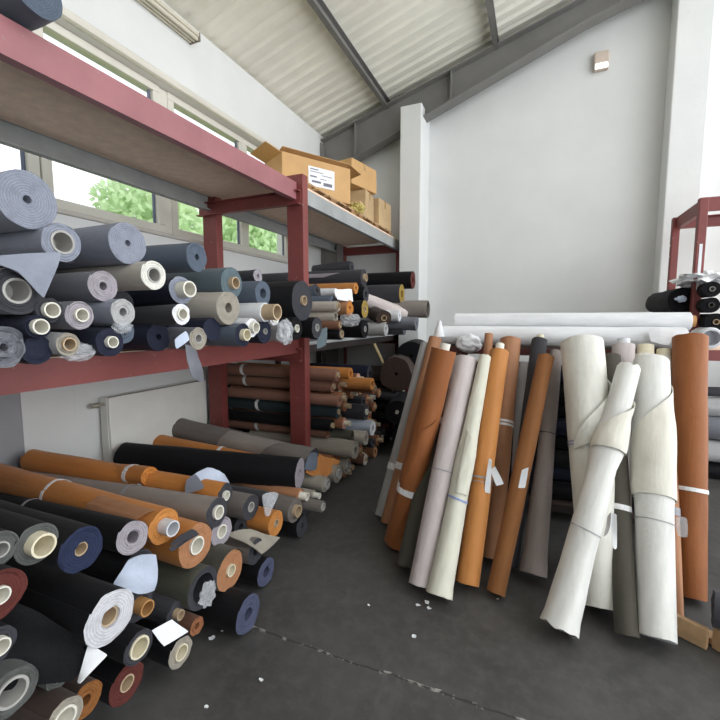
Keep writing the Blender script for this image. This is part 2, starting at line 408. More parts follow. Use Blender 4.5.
# windows
FRAME = plain('cream_window_frame', (.66, .64, .57), .5, .05, 4, .05)
def glass():
    m, nt, b, o = nodes_of('window_glass'); g = nt.nodes.new('ShaderNodeBsdfGlossy'); g.inputs['Roughness'].default_value = .03
    t = nt.nodes.new('ShaderNodeBsdfTransparent'); mx = nt.nodes.new('ShaderNodeMixShader'); mx.inputs[0].default_value = .06; lk(nt, t.outputs[0], mx.inputs[1]); lk(nt, g.outputs[0], mx.inputs[2]); lk(nt, mx.outputs[0], o.inputs[0]); return m
GLASS = glass()
panes = [(-.28, .70), (.86, 1.86), (2.02, 2.93), (3.17, 4.12), (4.26, 5.07)]
for k, (a, b2) in enumerate(panes):
    bm = bmesh.new(); f0, f1 = a - .075, b2 + .075; g0, g1 = 2.43, 3.61
    bx(bm, -3.345, -3.27, f0, f1, ZB + .01, g0, .008); bx(bm, -3.345, -3.27, f0, f1, g1, ZT - .005, .008)
    bx(bm, -3.345, -3.27, f0, a, g0, g1, .008); bx(bm, -3.345, -3.27, b2, f1, g0, g1, .008)
    w = tag(link('window_%d' % (k + 1), bm, FRAME), kind='structure')
    bm = bmesh.new(); bx(bm, -3.318, -3.312, a - .01, b2 + .01, g0 - .01, g1 + .01); link('glass_pane', bm, GLASS, w)
    bm = bmesh.new(); bx(bm, -3.322, -3.305, b2 - .022, b2 + .005, g0, g1, .004); link('glazing_seal', bm, plain('dark_seal', (.12, .14, .2), .5), w)
    bm = bmesh.new(); box(bm, (-3.262, f1 - .035, 3.0), (.016, .028, .07), .004); box(bm, (-3.245, f1 - .035, 2.965), (.018, .02, .12), .006); link('window_handle', bm, FRAME, w)
for k in range(len(panes) - 1):
    a, b2 = panes[k][1] + .075, panes[k + 1][0] - .075
    if b2 - a > .02:
        bm = bmesh.new(); bx(bm, -3.35, -3.28, a, b2, ZB + .01, ZT - .01, .004); struct('trim_%d' % (11 + k), bm, FRAME)
bm = bmesh.new(); bx(bm, XW - .28, XW + .03, YW0, YW1, ZB - .035, ZB, .008); struct('trim_20', bm, plain('window_board', (.52, .49, .44), .55, .06))
bm = bmesh.new(); bx(bm, XW - .02, XW + .05, YW0, YW1 + .1, ZT, ZT + .075, .03); struct('trim_21', bm, FRAME)

# high on the left wall: ridged metal rail
t = thing('metal_rail', 'cream ridged metal rail high on the wall under the corrugated roof', 'rail', (XW + .07, 2.5, 4.21))
bm = bmesh.new(); bx(bm, -.07, .06, -1.2, .82, .02, .06, .006)
for x in (-.045, -.005, .035): bx(bm, x - .012, x + .012, -1.2, .82, -.012, .021, .006)
link('rail_body', bm, plain('cream_enamel', (.60, .57, .47), .4, .06), t)
bm = bmesh.new(); bx(bm, -.072, .062, .82, .835, -.016, .062, .004); link('end_cap', bm, plain('brown_enamel', (.22, .19, .15), .5), t)

# wall lamp on the back wall
p = at_y(601, 62, YB)
t = thing('wall_lamp', 'small square wall lamp high on the white back wall', 'lamp', (p.x, YB, p.z))
bm = bmesh.new(); bx(bm, -.082, .082, -.07, 0, -.12, .10, .012); link('housing', bm, plain('lamp_housing', (.62, .52, .44), .45, .05), t)
bm = bmesh.new(); bx(bm, -.07, .07, -.086, -.066, -.112, -.05, .01)
m, nt, b, o = nodes_of('lit_diffuser'); b.inputs['Base Color'].default_value = (.9, .9, .9, 1); b.inputs['Emission Color'].default_value = (1, 1, 1, 1); b.inputs['Emission Strength'].default_value = 2.2
link('diffuser', bm, m, t)

# ------------------------------------------------------------------ radiator
RAD = plain('radiator_enamel', (.78, .78, .73), .4, .04, 5, .05)
zt = .93; y0, y1 = at_x(110, 398, -3.06).y, 3.25; zt = at_x(150, 391, -3.06).z; zb = zt - .62
t = thing('radiator', 'cream panel radiator on the white wall behind the fabric pile', 'radiator', (-3.1, (y0 + y1) / 2, zb))
hw = (y1 - y0) / 2; hh = .62
bm = bmesh.new(); bx(bm, .0, .022, -hw, hw, 0, hh, .008)
link('front_panel', bm, RAD, t)
bm = bmesh.new(); bx(bm, -.075, -.056, -hw, hw, 0, hh, .008); link('rear_panel', bm, RAD, t)
bm = bmesh.new()
for i in range(40): bx(bm, -.056, 0, -hw + .03 + i * (2 * hw - .06) / 39 - .002, -hw + .03 + i * (2 * hw - .06) / 39 + .002, hh - .012, hh - .004)
link('top_grille', bm, plain('grille_grey', (.25, .25, .24), .5), t)
for s in (-1, 1):
    bm = bmesh.new(); bx(bm, -.077, .002, s * hw - .006, s * hw + .006, .0, hh + .002, .004); link('side_cover', bm, RAD, t)
bm = bmesh.new(); tube(bm, (-.03, -hw - .006, hh - .05), (-.03, -hw - .07, hh - .05), .013); tube(bm, (-.03, -hw - .05, hh - .05), (-.03, -hw - .10, hh - .05), .022, 16, .018)
link('valve', bm, plain('brass_grey', (.45, .42, .36), .35, .1, metal=.6), t)

# ------------------------------------------------------------------ left storage rack
RED = steel('red_oxide_paint', (.205, .046, .041)); HAZED_RED = steel('hazed_red_paint', (.32, .125, .135)); GALV = plain('grey_beam_paint', (.33, .34, .335), .5, .12, 5, .15)  # the pinkish red of the front upper beam has lens haze mixed in
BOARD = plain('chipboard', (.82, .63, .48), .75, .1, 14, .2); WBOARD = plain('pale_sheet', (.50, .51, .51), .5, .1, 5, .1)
XF, XR = -1.99, -2.95
t = thing('storage_rack', 'long red steel storage rack along the left window wall', 'rack', (-2.47, 3.28, 0))
def wp(name, bm, m, par=t): bm.transform(par.matrix_world.inverted() if par.matrix_world != Matrix() else Matrix.Translation(-par.location)); return link(name, bm, m, par)
def post(par, x, y, z1, w=.10, dpt=.08, m=RED):
    bm = bmesh.new(); bx(bm, x - w / 2, x + w / 2, y - dpt / 2, y + dpt / 2, .012, z1, .006); p_ = wp('post', bm, m, par)
    bm = bmesh.new(); bx(bm, x - w * .9, x + w * .9, y - dpt * .9, y + dpt * .9, 0, .012, .003)
    for sx in (-1, 1): tube(bm, (x + sx * w * .72, y, .012), (x + sx * w * .72, y, .03), .009, 6)
    wp('foot_plate', bm, m, par)
    return p_
for y, w in ((.25, .165), (3.28, .165), (6.26, .09)):
    for x in (XF, XR): post(t, x, y, 2.80 if y < 5 else 2.72, w, .09)
    bm = bmesh.new(); channel(bm, (XR - .11, y - .05, 2.595 if y < 5 else 2.62), (XF + .07, y - .05, 2.595 if y < 5 else 2.62), .12, .05, (0, -1, 0), .01); wp('cross_beam', bm, RED)
    bm = bmesh.new(); channel(bm, (XR - .11, y - .055, 1.23), (XF + .06, y - .055, 1.23), .12, .05, (0, -1, 0), .01); wp('cross_beam', bm, RED)
for x, s in ((XF, -1), (XR, 1)):
    bm = bmesh.new(); channel(bm, (x + .005 - s * .02, -.1, 2.656), (x + .005 - s * .02, 3.23, 2.656), .148, .055, (s, 0, 0), .01); wp('shelf_beam', bm, HAZED_RED if x == XF else GALV)
    bm = bmesh.new(); channel(bm, (x + .005 - s * .02, -.1, 1.31), (x + .005 - s * .02, 3.23, 1.31), .13, .055, (s, 0, 0), .01); wp('shelf_beam', bm, RED)
    bm = bmesh.new(); channel(bm, (x - s * .02, 3.33, 2.655), (x - s * .02, 6.2, 2.655), .13, .055, (s, 0, 0), .01); wp('shelf_beam', bm, GALV)
    bm = bmesh.new(); channel(bm, (x - s * .02, 3.33, 1.27), (x - s * .02, 6.2, 1.27), .07, .055, (s, 0, 0), .008); wp('shelf_beam', bm, steel('dark_steel', (.03, .02, .02)))
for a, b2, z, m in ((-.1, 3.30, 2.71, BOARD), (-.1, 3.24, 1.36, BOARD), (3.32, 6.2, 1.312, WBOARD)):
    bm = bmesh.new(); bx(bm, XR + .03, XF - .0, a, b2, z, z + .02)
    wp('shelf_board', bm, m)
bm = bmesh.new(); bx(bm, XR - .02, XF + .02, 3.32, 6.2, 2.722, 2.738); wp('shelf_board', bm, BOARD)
bm = bmesh.new(); bx(bm, XR - .02, XF + .03, 3.34, 6.2, 1.308, 1.318); wp('shelf_board', bm, WBOARD)
for y in (4.35, 5.4):
    bm = bmesh.new(); bx(bm, XR - .03, XR + .03, y - .025, y + .025, .01, 1.23, .004); wp('brace', bm, steel('dark_steel', (.03, .02, .02)))

# ------------------------------------------------------------------ low rack that the standing rolls lean on
t2 = thing('low_rack', 'low red steel rack hidden behind the leaning fabric rolls', 'rack', (.14, 3.7, 0))
SHADED_RED = steel('shaded_red_paint', (.10, .025, .02))  # rack red with the shade of the rolls on top put into it
for x in (-.62, .90):
    for y in (3.45, 4.0): post(t2, x, y, 1.31, .06, .06, SHADED_RED)
    bm = bmesh.new(); channel(bm, (x, 3.45, 1.28), (x, 4.0, 1.28), .06, .03, (-1 if x > 0 else 1, 0, 0)); wp('cross_beam', bm, SHADED_RED, t2)
for y, s in ((3.41, 1), (4.04, -1)):
    for z, h in ((1.30, .055), (.10, .05)):
        bm = bmesh.new(); channel(bm, (-.65, y, z), (.93, y, z), h, .03, (0, s, 0)); wp('shelf_beam', bm, SHADED_RED if z > 1 else steel('dark_steel', (.03, .02, .02)), t2)  # lower beams near-black: the shade under the rack is in their colour
for z in (1.328, .127):
    bm = bmesh.new(); bx(bm, -.64, .92, 3.42, 4.03, z, z + .014); wp('shelf_board', bm, plain('dark_board', (.07, .05, .04), .8), t2)

# ------------------------------------------------------------------ right rack
XG, YG0, YG1 = 1.375, 4.9, 5.72
pt = at_y(694, 199, YG0); zg = pt.z
t3 = thing('tall_rack', 'tall red steel rack at the right edge by the back wall', 'rack', (2.3, 5.3, 0))
for x in (XG, 3.6):
    for y in (YG0, YG1): post(t3, x, y, zg, .07, .07)
    bm = bmesh.new(); channel(bm, (x, YG0, zg - .06), (x, YG1, zg - .06), .12, .05, (1 if x < 2 else -1, 0, 0)); wp('cross_beam', bm, RED, t3)
zs = at_y(708, 350, YG0).z
for y, s in ((YG0 - .02, 1), (YG1 + .02, -1)):
    for z, h in ((zg - .06, .12), (zs - .05, .1)):
        bm = bmesh.new(); channel(bm, (XG - .03, y, z), (3.63, y, z), h, .05, (0, s, 0)); wp('shelf_beam', bm, RED, t3)
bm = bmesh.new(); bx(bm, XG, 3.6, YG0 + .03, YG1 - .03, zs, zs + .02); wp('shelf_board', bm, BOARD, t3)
bm = bmesh.new(); z0 = at_y(697, 290, YG0).z; bx(bm, XG - .012, XG + .012, YG0 - .0375, YG0 - .0365, z0, z0 + .42); wp('paper_strip', bm, paper(), t3)
bm = bmesh.new()
for z in (zg - .3, zg - .42): tube(bm, (XG - .0355, YG1, z), (XG - .04, YG1, z), .014, 10)
wp('bolt_hole', bm, plain('pale_dot', (.6, .5, .48), .6), t3)

# ------------------------------------------------------------------ cartons and pallets on the upper shelf
CARD = plain('carton_board', (.55, .33, .14), .7, .07, 5, .12); CARD2 = plain('old_carton', (.50, .35, .19), .75, .1, 6, .12); TAPE = plain('parcel_tape', (.42, .27, .12), .25, .1)
WOOD = plain('pallet_wood', (.44, .28, .15), .75, .2, 12, .3); WOODD = plain('pallet_wood_dark', (.30, .16, .07), .75, .2, 12, .3)
ZSH = 2.74
def pallet(label, x, y, rz, lx, ly, h=.075, n=5, z=ZSH):
    t = thing('pallet', label, 'pallet', M=Matrix.Translation((x, y, z)) @ Matrix.Rotation(rz, 4, 'Z'))
    for i in range(n):
        bm = bmesh.new(); yy = -ly / 2 + ly * (i + .5) / n; box(bm, (0, yy, h - .011), (lx, ly / n * .72, .02), .003); link('deck_board', bm, WOOD, t)
    for i in range(3):
        bm = bmesh.new(); xx = (-1, 0, 1)[i] * (lx / 2 - .04)
        for yy in (-ly / 2 + .06, 0, ly / 2 - .06): box(bm, (xx, yy, h / 2 - .002), (.08, .11, h - .036), .004)
        box(bm, (xx, 0, .009), (.09, ly, .018), .003); link('runner', bm, WOODD, t)
    return t
pallet('wooden pallet under the big carton on the upper shelf', -2.40, 4.02, 0, .8, 1.15)
pallet('wooden pallet under the small cartons at the far end of the upper shelf', -2.40, 5.3, 0, .8, 1.2)
def carton(label, c, s, rz=0, mat=None, open_=False, lab=False, tape=True):
    mat = mat or CARD
    t = thing('carton', label, 'box', M=Matrix.Translation(c) @ Matrix.Rotation(rz, 4, 'Z'))
    x, y, z = s; bm = bmesh.new(); bx(bm, -x / 2, x / 2, -y / 2, y / 2, 0, z, .006)
    for v in bm.verts:
        k = noise.noise(v.co * 2.5 + Vector(c)); v.co += Vector((k, k, 0)) * .008
    link('box_body', bm, mat, t)
    if open_:
        for sx, L_, an in ((1, .22, 24), (-1, .22, 12)):
            bm = bmesh.new(); box(bm, (sx * x / 2 - sx * .06, 0, z + .02 + .01), (.13, y * .98, .006), .002, ry=sx * R_(an) * -.6); link('flap', bm, mat, t)
        for sy_ in (-1, 1):
            bm = bmesh.new(); box(bm, (0, sy_ * (y / 2 + .07), z + .02), (x * .94, .2, .006), .002, rx=-sy_ * R_(-20 if sy_ < 0 else 24)); link('flap', bm, mat, t)
    elif tape:
        bm = bmesh.new(); bx(bm, -x / 2 - .0015, x / 2 + .0015, -.028, .028, z * .72, z + .0015); link('tape', bm, TAPE, t)
    if lab:
        bm = bmesh.new(); bx(bm, x / 2 + .004, x / 2 + .006, -.12, .2, z * .28, z * .80); lb = link('paper_label', bm, paper(), t, mat4=None)
        bm = bmesh.new()
        for (a, b2, c2, d2) in ((-.1, .0, .72, .75), (-.1, .06, .66, .68), (.04, .17, .6, .62), (-.1, -.02, .52, .56), (.02, .1, .5, .52), (-.08, .03, .38, .44), (.06, .17, .34, .43)):
            bx(bm, x / 2 + .0062, x / 2 + .0068, a, b2, z * c2, z * d2)
        link('print', bm, plain('grey_print', (.16, .16, .2), .7), lb)
    return t
carton('big brown open carton with a white paper label on the upper shelf', (-2.335, 4.085, ZSH + .077), (.40, .83, .375), R_(-30), CARD, True, True)
carton('flat opened carton lying on the pallet beside the big carton', (-2.2, 4.90, ZSH + .077), (.34, .34, .15), R_(8), CARD2)
carton('tan carton tilted on top of the small carton stack', (-2.30, 5.10, ZSH + .452), (.46, .56, .30), R_(-12), CARD)
carton('brown carton at the bottom of the small carton stack', (-2.32, 5.2, ZSH + .077), (.5, .36, .37), R_(4), CARD2)
carton('brown carton with a tape seam at the far end of the pallet', (-2.22, 5.66, ZSH + .077), (.42, .44, .36), R_(-3), CARD2)
bm = crumple_bm((0, 0, 0), (.10, .14, .07), 3, .5); o = link('packing_wrap', bm, plain('yellow_film', (.55, .46, .16), .3, .1), None, True); o.location = (-2.07, 4.78, ZSH + .14)
tag(o, 'crumpled yellow packing wrap between the cartons on the upper shelf', 'packing wrap')
carton('brown carton corner at the near end of the upper shelf', (-2.40, .50, 2.735), (.5, .5, .3), R_(5), CARD2)

# ------------------------------------------------------------------ A: the pile on the floor, bottom left
A = 'floor'
roll(A, 'long taupe roll atop the pile by the red posts, orange tip at its end', 312, 463, 13, -1.66, 'warmgrey', 'charcoal', to=(183, 430, -3.05), wr=.08, L=1.44,
     wraps=[(-150, -10, .55, .30, .95, .82, .012, 'taupe')], drapes=[('orange_lining', px4((312, 452, -1.70), (342, 461, -1.60), (327, 478, -1.56), (303, 474, -1.62)), 'orange', dict(bulge=.02)), ('dark_lining', px4((309, 453, -1.67), (318, 452, -1.62), (317, 470, -1.59), (303, 471, -1.62)), 'slate', dict(bulge=.015))])
roll(A, 'orange roll with a white strap lying under the taupe roll by the red posts', 285, 470, 10, -1.8, 'orange', to=(160, 443, -3.08), L=1.3, bands=[(.62, .03, 'white')], end='lilac')
roll(A, 'long black roll with a pale lilac end, right beneath the taupe roll on the pile', 298, 484, 16, -1.58, 'black', 'lilac', to=(125, 457, -3.0), L=1.46, rc=4)
roll(A, 'orange roll half wrapped in blue-grey cloth near its white core', 224, 495, 13, -1.58, 'orange', 'charcoal', 5, 'white', to=(32, 466, -3.02), L=1.45, bands=[(.50, .025, 'white', .01)], wr=.06,
     drapes=[('blue_cloth', px4((186, 480, -1.78), (207, 468, -1.76), (226, 472, -1.66), (232, 490, -1.585)), 'paleblue', dict(bulge=.02)), ('blue_cloth', px4((186, 480, -1.78), (196, 474, -1.76), (206, 488, -1.60), (184, 494, -1.72)), 'bluegrey', dict(bulge=.01))])
roll(A, 'crumpled orange roll with a white strap, against the radiator behind the pile', 150, 478, 10, -2.05, 'orange', to=(45, 466, -3.0), L=.95, wr=.12, bands=[(.12, .03, 'white', .015)])
roll(A, 'warm grey roll with dark layered end and white core, above the orange ends', 219, 514, 15, -1.46, 'taupe', 'charcoal', 7, 'white', to=(26, 480, -2.95), L=1.46, bands=[(.58, .02, 'grey', .01)])
roll(A, 'orange roll with a silvery core tube sticking far out, topmost of the orange ends', 164, 526, 18, -1.42, 'orange', 'brightorange', 8, 'silver', .055, to=(0, 480, -2.75), L=1.42, bands=[(.75, .02, 'white', .01)],
     wraps=[(-95, -15, .10, .02, .42, .38, .012, 'caramel')])
roll(A, 'black roll with a lilac ring end, between the navy end and the orange tube', 133, 537, 17, -1.40, 'black', 'lilac', 6, to=(0, 497, -2.75), L=1.42, bands=[(.80, .02, 'grey', .01)])
roll(A, 'black roll with a wide cream core tube sticking out of a grey ring end', 36, 544, 21, -1.34, 'softblack', 'murk', 12, 'cream', .035)
roll(A, 'black roll with a dark blue end and small tan core atop the pile', 80, 549, 23, -1.30, 'softblack', 'blue', 7, 'tan', -.004, ragged=.004)
roll(A, 'black roll with a pale blue cloth flap hanging over its end', 138, 572, 19, -1.40, 'softblack', 'charcoal', drapes=[('pale_blue_flap', px4((110, 586, -1.40), (128, 560, -1.36), (158, 553, -1.33), (156, 592, -1.33)), 'paleblue', dict(bulge=.035, curl=.02, n=12))])
roll(A, 'large black roll with a broad white layered end and white cloth corner below', 111, 617, 27, -1.23, 'black', 'dullwhite', 10, 'tan', -.01, ragged=.005,
     drapes=[('white_corner', px4((88, 643, -1.25), (108, 655, -1.21), (80, 684, -1.23), (78, 682, -1.25)), 'white', dict(bulge=.006)), ('hanging_cloth', px4((90, 640, -1.26), (-60, 560, -1.45), (-70, 700, -1.42), (79, 682, -1.26)), 'black', dict(bulge=.03, n=14))])
roll(A, 'orange roll with a dark grey fold on its end above a white-ringed core', 196, 545, 22, -1.38, 'orange', 'caramel', 9, 'white', .01,
     drapes=[('dark_fold', px4((168, 548, -1.37), (178, 536, -1.36), (192, 528, -1.355), (200, 534, -1.35)), 'charcoal', dict(bulge=.01)), ('dark_fold', px4((168, 548, -1.37), (200, 534, -1.35), (188, 540, -1.345), (172, 552, -1.355)), 'charcoal', dict(bulge=.008))])
roll(A, 'roll with a pale lilac-grey end and white core under the warm grey roll', 219, 538, 15, -1.48, 'midgrey', 'lilac', 7, 'white', .005)
roll(A, 'dark olive roll in torn clear plastic, lowest big end in the middle of the pile', 203, 588, 21, -1.36, 'oliverow', 'charcoal', 14, lumps=[('plastic_wrap', at_x(208, 594, -1.35), (.012, .05, .06), 'film', .9)])
roll(A, 'orange roll with a small white core, lowest orange end at the edge of the pile', 231, 567, 20, -1.38, 'orange', 'caramel', 6, 'cream', .012, wraps=[(-120, 60, -.01, -.01, .25, .3, .004, 'olive')])
roll(A, 'thick black roll with mottled blue end on open floor in front of the pile', 249, 606, 19, -1.25, 'black', 'dusk', 6)
roll(A, 'small black roll with a blue-grey end on the floor behind the thick black roll', 266, 571, 14, -1.38, 'black', 'dusk', 5)
roll(A, 'dark grey roll with a pale grey cloth corner folded over its end', 256, 552, 13, -1.42, 'warmgrey', 'charcoal', drapes=[('grey_corner', px4((228, 533, -1.55), (250, 529, -1.50), (281, 537, -1.36), (262, 554, -1.36)), 'khaki', dict(bulge=.02)), ('grey_corner', px4((226, 534, -1.55), (240, 530, -1.50), (262, 554, -1.36), (248, 545, -1.40)), 'khaki', dict(bulge=.015))])
roll(A, 'bright orange roll with a tan core, right below the silver plastic strip', 276, 523, 13, -1.46, 'orange', 'brightorange', 4, 'tan', .005)
roll(A, 'brown-grey roll with a dark ringed end beside the blue-grey wrapped orange roll', 251, 507, 13, -1.55, 'warmgrey', 'charcoal', 5, 'grey', .003)
roll(A, 'olive grey roll with a tan core, silver plastic strip hanging from its side', 300, 504, 12, -1.5, 'warmgrey', 'warmgrey', 6, 'tan', .03, drapes=[('silver_plastic', px4((262, 493, -1.55), (279, 494, -1.50), (268, 518, -1.45), (264, 516, -1.45)), 'film', dict(bulge=.03))])
roll(A, 'short-looking black roll on the floor at the right edge of the pile', 302, 523, 11, -1.48, 'black', 'charcoal', 3)
roll(A, 'thin orange roll with a protruding white core beside the lilac ended black roll', 302, 491, 7, -1.52, 'caramel', 'caramel', 4, 'white', .06)
roll(A, 'dark brown roll on the floor under the olive plastic-wrapped roll', 197, 626, 9, -1.42, 'brown', 'rust', 3)
roll(A, 'black roll with a cream core and a creased white paper tag on the floor', 181, 652, 15, -1.36, 'black', 'khaki', 8, 'cream', .006, drapes=[('paper_tag', px4((152, 630, -1.34), (172, 619, -1.34), (188, 632, -1.30), (166, 646, -1.30)), 'paper', dict(bulge=.02))])
roll(A, 'black roll with an oval cream core end to the right of the broad white end', 139, 647, 17, -1.30, 'softblack', 'charcoal', 11, 'cream', .006)
roll(A, 'charcoal roll with an orange-brown wooden core behind the broad white end', 139, 601, 17, -1.37, 'charcoal', 'charcoal', 8, 'wood', .05)
roll(A, 'black roll with a rust red end on the floor at the front of the pile', 127, 683, 20, -1.36, 'black', 'maroon', 8, 'tan', .002)
roll(A, 'dark grey roll with a tan core above the paper tag', 176, 613, 12, -1.40, 'charcoal', 'charcoal', 5, 'tan', .03)
roll(A, 'grey-green roll with a thin white ring at the bottom left edge of the pile', 12, 692, 25, -1.30, 'murk', 'murk', 15, 'grey', .004)
roll(A, 'small grey roll under the hanging black cloth at the bottom left', 58, 680, 13, -1.36, 'murk', 'murk', 6, 'white', .003)
roll(A, 'brown roll with a white ringed core at the bottom edge of the pile', 66, 714, 20, -1.28, 'darkbrown', 'khaki', 12, 'white', .004)
roll(A, 'tan roll behind the white ringed brown roll at the bottom edge', 86, 700, 18, -1.34, 'darkbrown', 'umber', 5)
roll(A, 'maroon ended roll with a white core at the left edge of the pile', 0, 592, 26, -1.29, 'black', 'maroon', 9, 'white', .01)
roll(A, 'grey ended roll left of the wide white core tube, cut by the left edge', 2, 551, 18, -1.34, 'softblack', 'murk', 8, 'grey', .01)
roll(A, 'black roll with a white core at the left edge under the maroon end', -3, 645, 18, -1.30, 'black', 'charcoal', 9, 'white', .02)
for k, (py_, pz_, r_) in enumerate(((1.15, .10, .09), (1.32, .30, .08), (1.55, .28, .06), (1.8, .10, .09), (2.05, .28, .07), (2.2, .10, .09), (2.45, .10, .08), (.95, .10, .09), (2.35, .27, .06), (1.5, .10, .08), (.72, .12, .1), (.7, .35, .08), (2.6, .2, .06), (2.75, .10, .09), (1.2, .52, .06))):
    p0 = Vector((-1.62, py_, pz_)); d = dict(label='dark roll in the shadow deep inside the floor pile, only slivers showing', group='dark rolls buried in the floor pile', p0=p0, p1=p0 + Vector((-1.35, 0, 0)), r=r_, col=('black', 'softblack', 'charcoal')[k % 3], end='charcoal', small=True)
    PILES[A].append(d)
for px, py, ry, X, lab in ((347, 466, 8, -1.62, 'grey-beige open tube roll farthest right at the back of the floor pile'), (338, 474, 9, -1.55, 'grey-beige open tube roll in the middle of three at the back of the floor pile'), (326, 483, 8, -1.50, 'grey-beige open tube roll nearest the camera of three at the back of the floor pile')):
    roll(A, lab, px, py, ry, X, 'khaki', 'khaki', 5, 'grey', .02, L=1.25)
roll(A, 'thin roll with a white core poking out beside the orange folded tip', 314, 495, 5, -1.50, 'khaki', 'khaki', 3, 'white', .05, L=1.2)
roll(A, 'short grey cardboard tube lying on the floor by the end of the pile', 322, 507, 6, -1.36, 'warmgrey', 'warmgrey', 4, 'grey', .01, L=.32)
relax(PILES[A], 0, 90, .014, .5)

# ------------------------------------------------------------------ B: near bay of the left rack, lower shelf
B = 'near bay'
roll(B, 'large plain grey roll at the top left of the near shelf against the window', 30, 203, 29, -1.62, 'bluegrey', 'bluegrey', 4, wr=.02)
roll(B, 'grey roll with a wide ringed core under the largest roll by the window', 60, 239, 20, -1.60, 'bluegrey', 'bluegrey', 12, 'grey', .004)
roll(B, 'grey roll with a big pale hollow core and a grey cloth triangle hanging past it', 17, 291, 24, -1.60, 'midgrey', 'charcoal', 13, 'grey', .004, drapes=[('hanging_triangle', px4((-30, 258, -1.60), (63, 252, -1.55), (44, 299, -1.55), (18, 272, -1.56)), 'bluegrey', dict(bulge=.015))])
roll(B, 'plain grey roll pointing at the window in the middle of the near shelf top', 128, 243, 21, -1.66, 'bluegrey', 'bluegrey', 3, wr=.03)
roll(B, 'slate blue roll in front of the slimmer red post, topmost of its heap', 197, 257, 15, -1.72, 'slate', 'slate', 3, wr=.03, dy=-.10)
roll(B, 'thick-walled roll with a cream ring end and grey hollow, pointing at the camera', 154, 275, 15, -1.58, 'beige', 'cream', 8, 'grey', .003, wr=.02)
roll(B, 'dull lilac-grey roll end left of the cream ring', 104, 288, 16, -1.62, 'midgrey', 'lilac', 4)
roll(B, 'pale blue-grey roll with a square-cut grey end below the cream ring roll', 123, 311, 14, -1.56, 'bluegrey', 'lightgrey', 4)
roll(B, 'dark roll with a white core ring, upper of the white-cored pair at left', 49, 310, 13, -1.60, 'charcoal', 'charcoal', 8, 'white', .02)
roll(B, 'grey ended roll with a white core, right of the white cored pair', 80, 315, 15, -1.58, 'midgrey', 'lilac', 7, 'white', .015)
roll(B, 'dark navy roll with a white core, lower of the white cored pair at the left', 38, 327, 12, -1.58, 'navy', 'navy', 8, 'white', .02)
roll(B, 'crumpled grey rolled cloth with a spiral end on the red beam at the left edge', 8, 350, 21, -1.58, 'midgrey', 'midgrey', 4, wr=.12, ragged=.014)
roll(B, 'navy roll with no core beside the crumpled grey spiral', 42, 354, 15, -1.60, 'navy', 'navy', 2, wr=.08)
roll(B, 'roll with a tan core in a loose grey plastic wrap on the red beam', 61, 347, 12, -1.56, 'lightgrey', 'khaki', 7, 'tan', .01, lumps=[('plastic_wrap', at_x(77, 352, -1.60), (.035, .07, .035), 'film', .6)])
roll(B, 'navy roll with a small white core just above the chipboard sliver on the beam', 110, 342, 15, -1.57, 'navy', 'navy', 6, 'white', .02)
roll(B, 'dark blue-grey roll behind the small white core, wrapped in grey plastic', 124, 331, 12, -1.62, 'slate', 'slate', 3, lumps=[('plastic_wrap', at_x(122, 327, -1.57), (.025, .045, .03), 'film')])
roll(B, 'wide dark navy roll filling the middle of the near shelf', 165, 312, 18, -1.78, 'navy', 'navy', 3, wr=.04)
roll(B, 'navy roll low in the middle of the near shelf under the wide navy one', 164, 341, 14, -1.74, 'navy', 'navy', 3, wr=.04)
roll(B, 'navy roll with a protruding thin white core, upper white circle by the shelf middle', 187, 304, 14, -1.62, 'navy', 'bluegrey', 8, 'white', .06)
roll(B, 'dark roll with a thick white foam ring round its core', 187, 321, 11, -1.58, 'charcoal', 'white', 6, 'white', .012)
roll(B, 'small grey roll with a long strip of grey cloth hanging over the red beam', 195, 341, 12, -1.60, 'midgrey', 'khaki', 5, 'grey', .003, drapes=[('hanging_strip', px4((183, 342, -1.58), (197, 350, -1.56), (205, 384, -1.60), (190, 376, -1.58)), 'midgrey', dict(bulge=.03)), ('white_tuck', px4((174, 340, -1.6), (186, 330, -1.58), (190, 340, -1.57), (176, 350, -1.58)), 'paleblue', dict(bulge=.015))])
roll(B, 'grey-teal roll with a tan core in front of the window between the two red posts', 232, 283, 16, -1.68, 'teal', 'teal', 6, 'tan', .03, wr=.05)
roll(B, 'slate roll with a pale ring at its end behind the grey-teal roll', 263, 294, 13, -1.66, 'slate', 'slate', 5, wr=.02)
roll(B, 'beige roll with a broad brown-grey layered end in the middle of the heap', 227, 311, 17, -1.62, 'beige', 'khaki', 5)
roll(B, 'small navy roll below the brown-grey layered end', 214, 326, 12, -1.66, 'navy', 'navy', 2)
roll(B, 'white roll with a wide tan core tube, upper of the white rolls', 266, 313, 10, -1.60, 'white', 'white', 8, 'tan', .09)
roll(B, 'white roll with a short white core, lower left of the white rolls', 250, 329, 10, -1.58, 'white', 'white', 6, 'white', .03)
roll(B, 'white roll tucked under the tan core tube, right of the white rolls', 271, 328, 9, -1.62, 'white', 'white', 6, 'white', .01)
roll(B, 'roll in crumpled white plastic at the foot of the wide red post', 285, 332, 10, -1.62, 'lightgrey', 'lightgrey', 4, lumps=[('plastic_wrap', at_x(285, 332, -1.58), (.05, .07, .09), 'film', .6)])
roll(B, 'grey-blue roll with a navy end and tan core lying lowest on the beam', 246, 353, 12, -1.56, 'slate', 'navy', 6, 'cream', .03)
roll(B, 'dark navy roll right of the lower white rolls', 268, 343, 12, -1.64, 'navy', 'navy', 3, 'grey', .01)
roll(B, 'big glossy black roll with a tan core in front of the wide red post', 302, 303, 20, -1.66, 'softblack', 'charcoal', 5, 'tan', .02, wr=.06)
roll(B, 'black roll with a small pale core under the big glossy black roll', 297, 330, 12, -1.66, 'black', 'black', 4, 'white', .01)
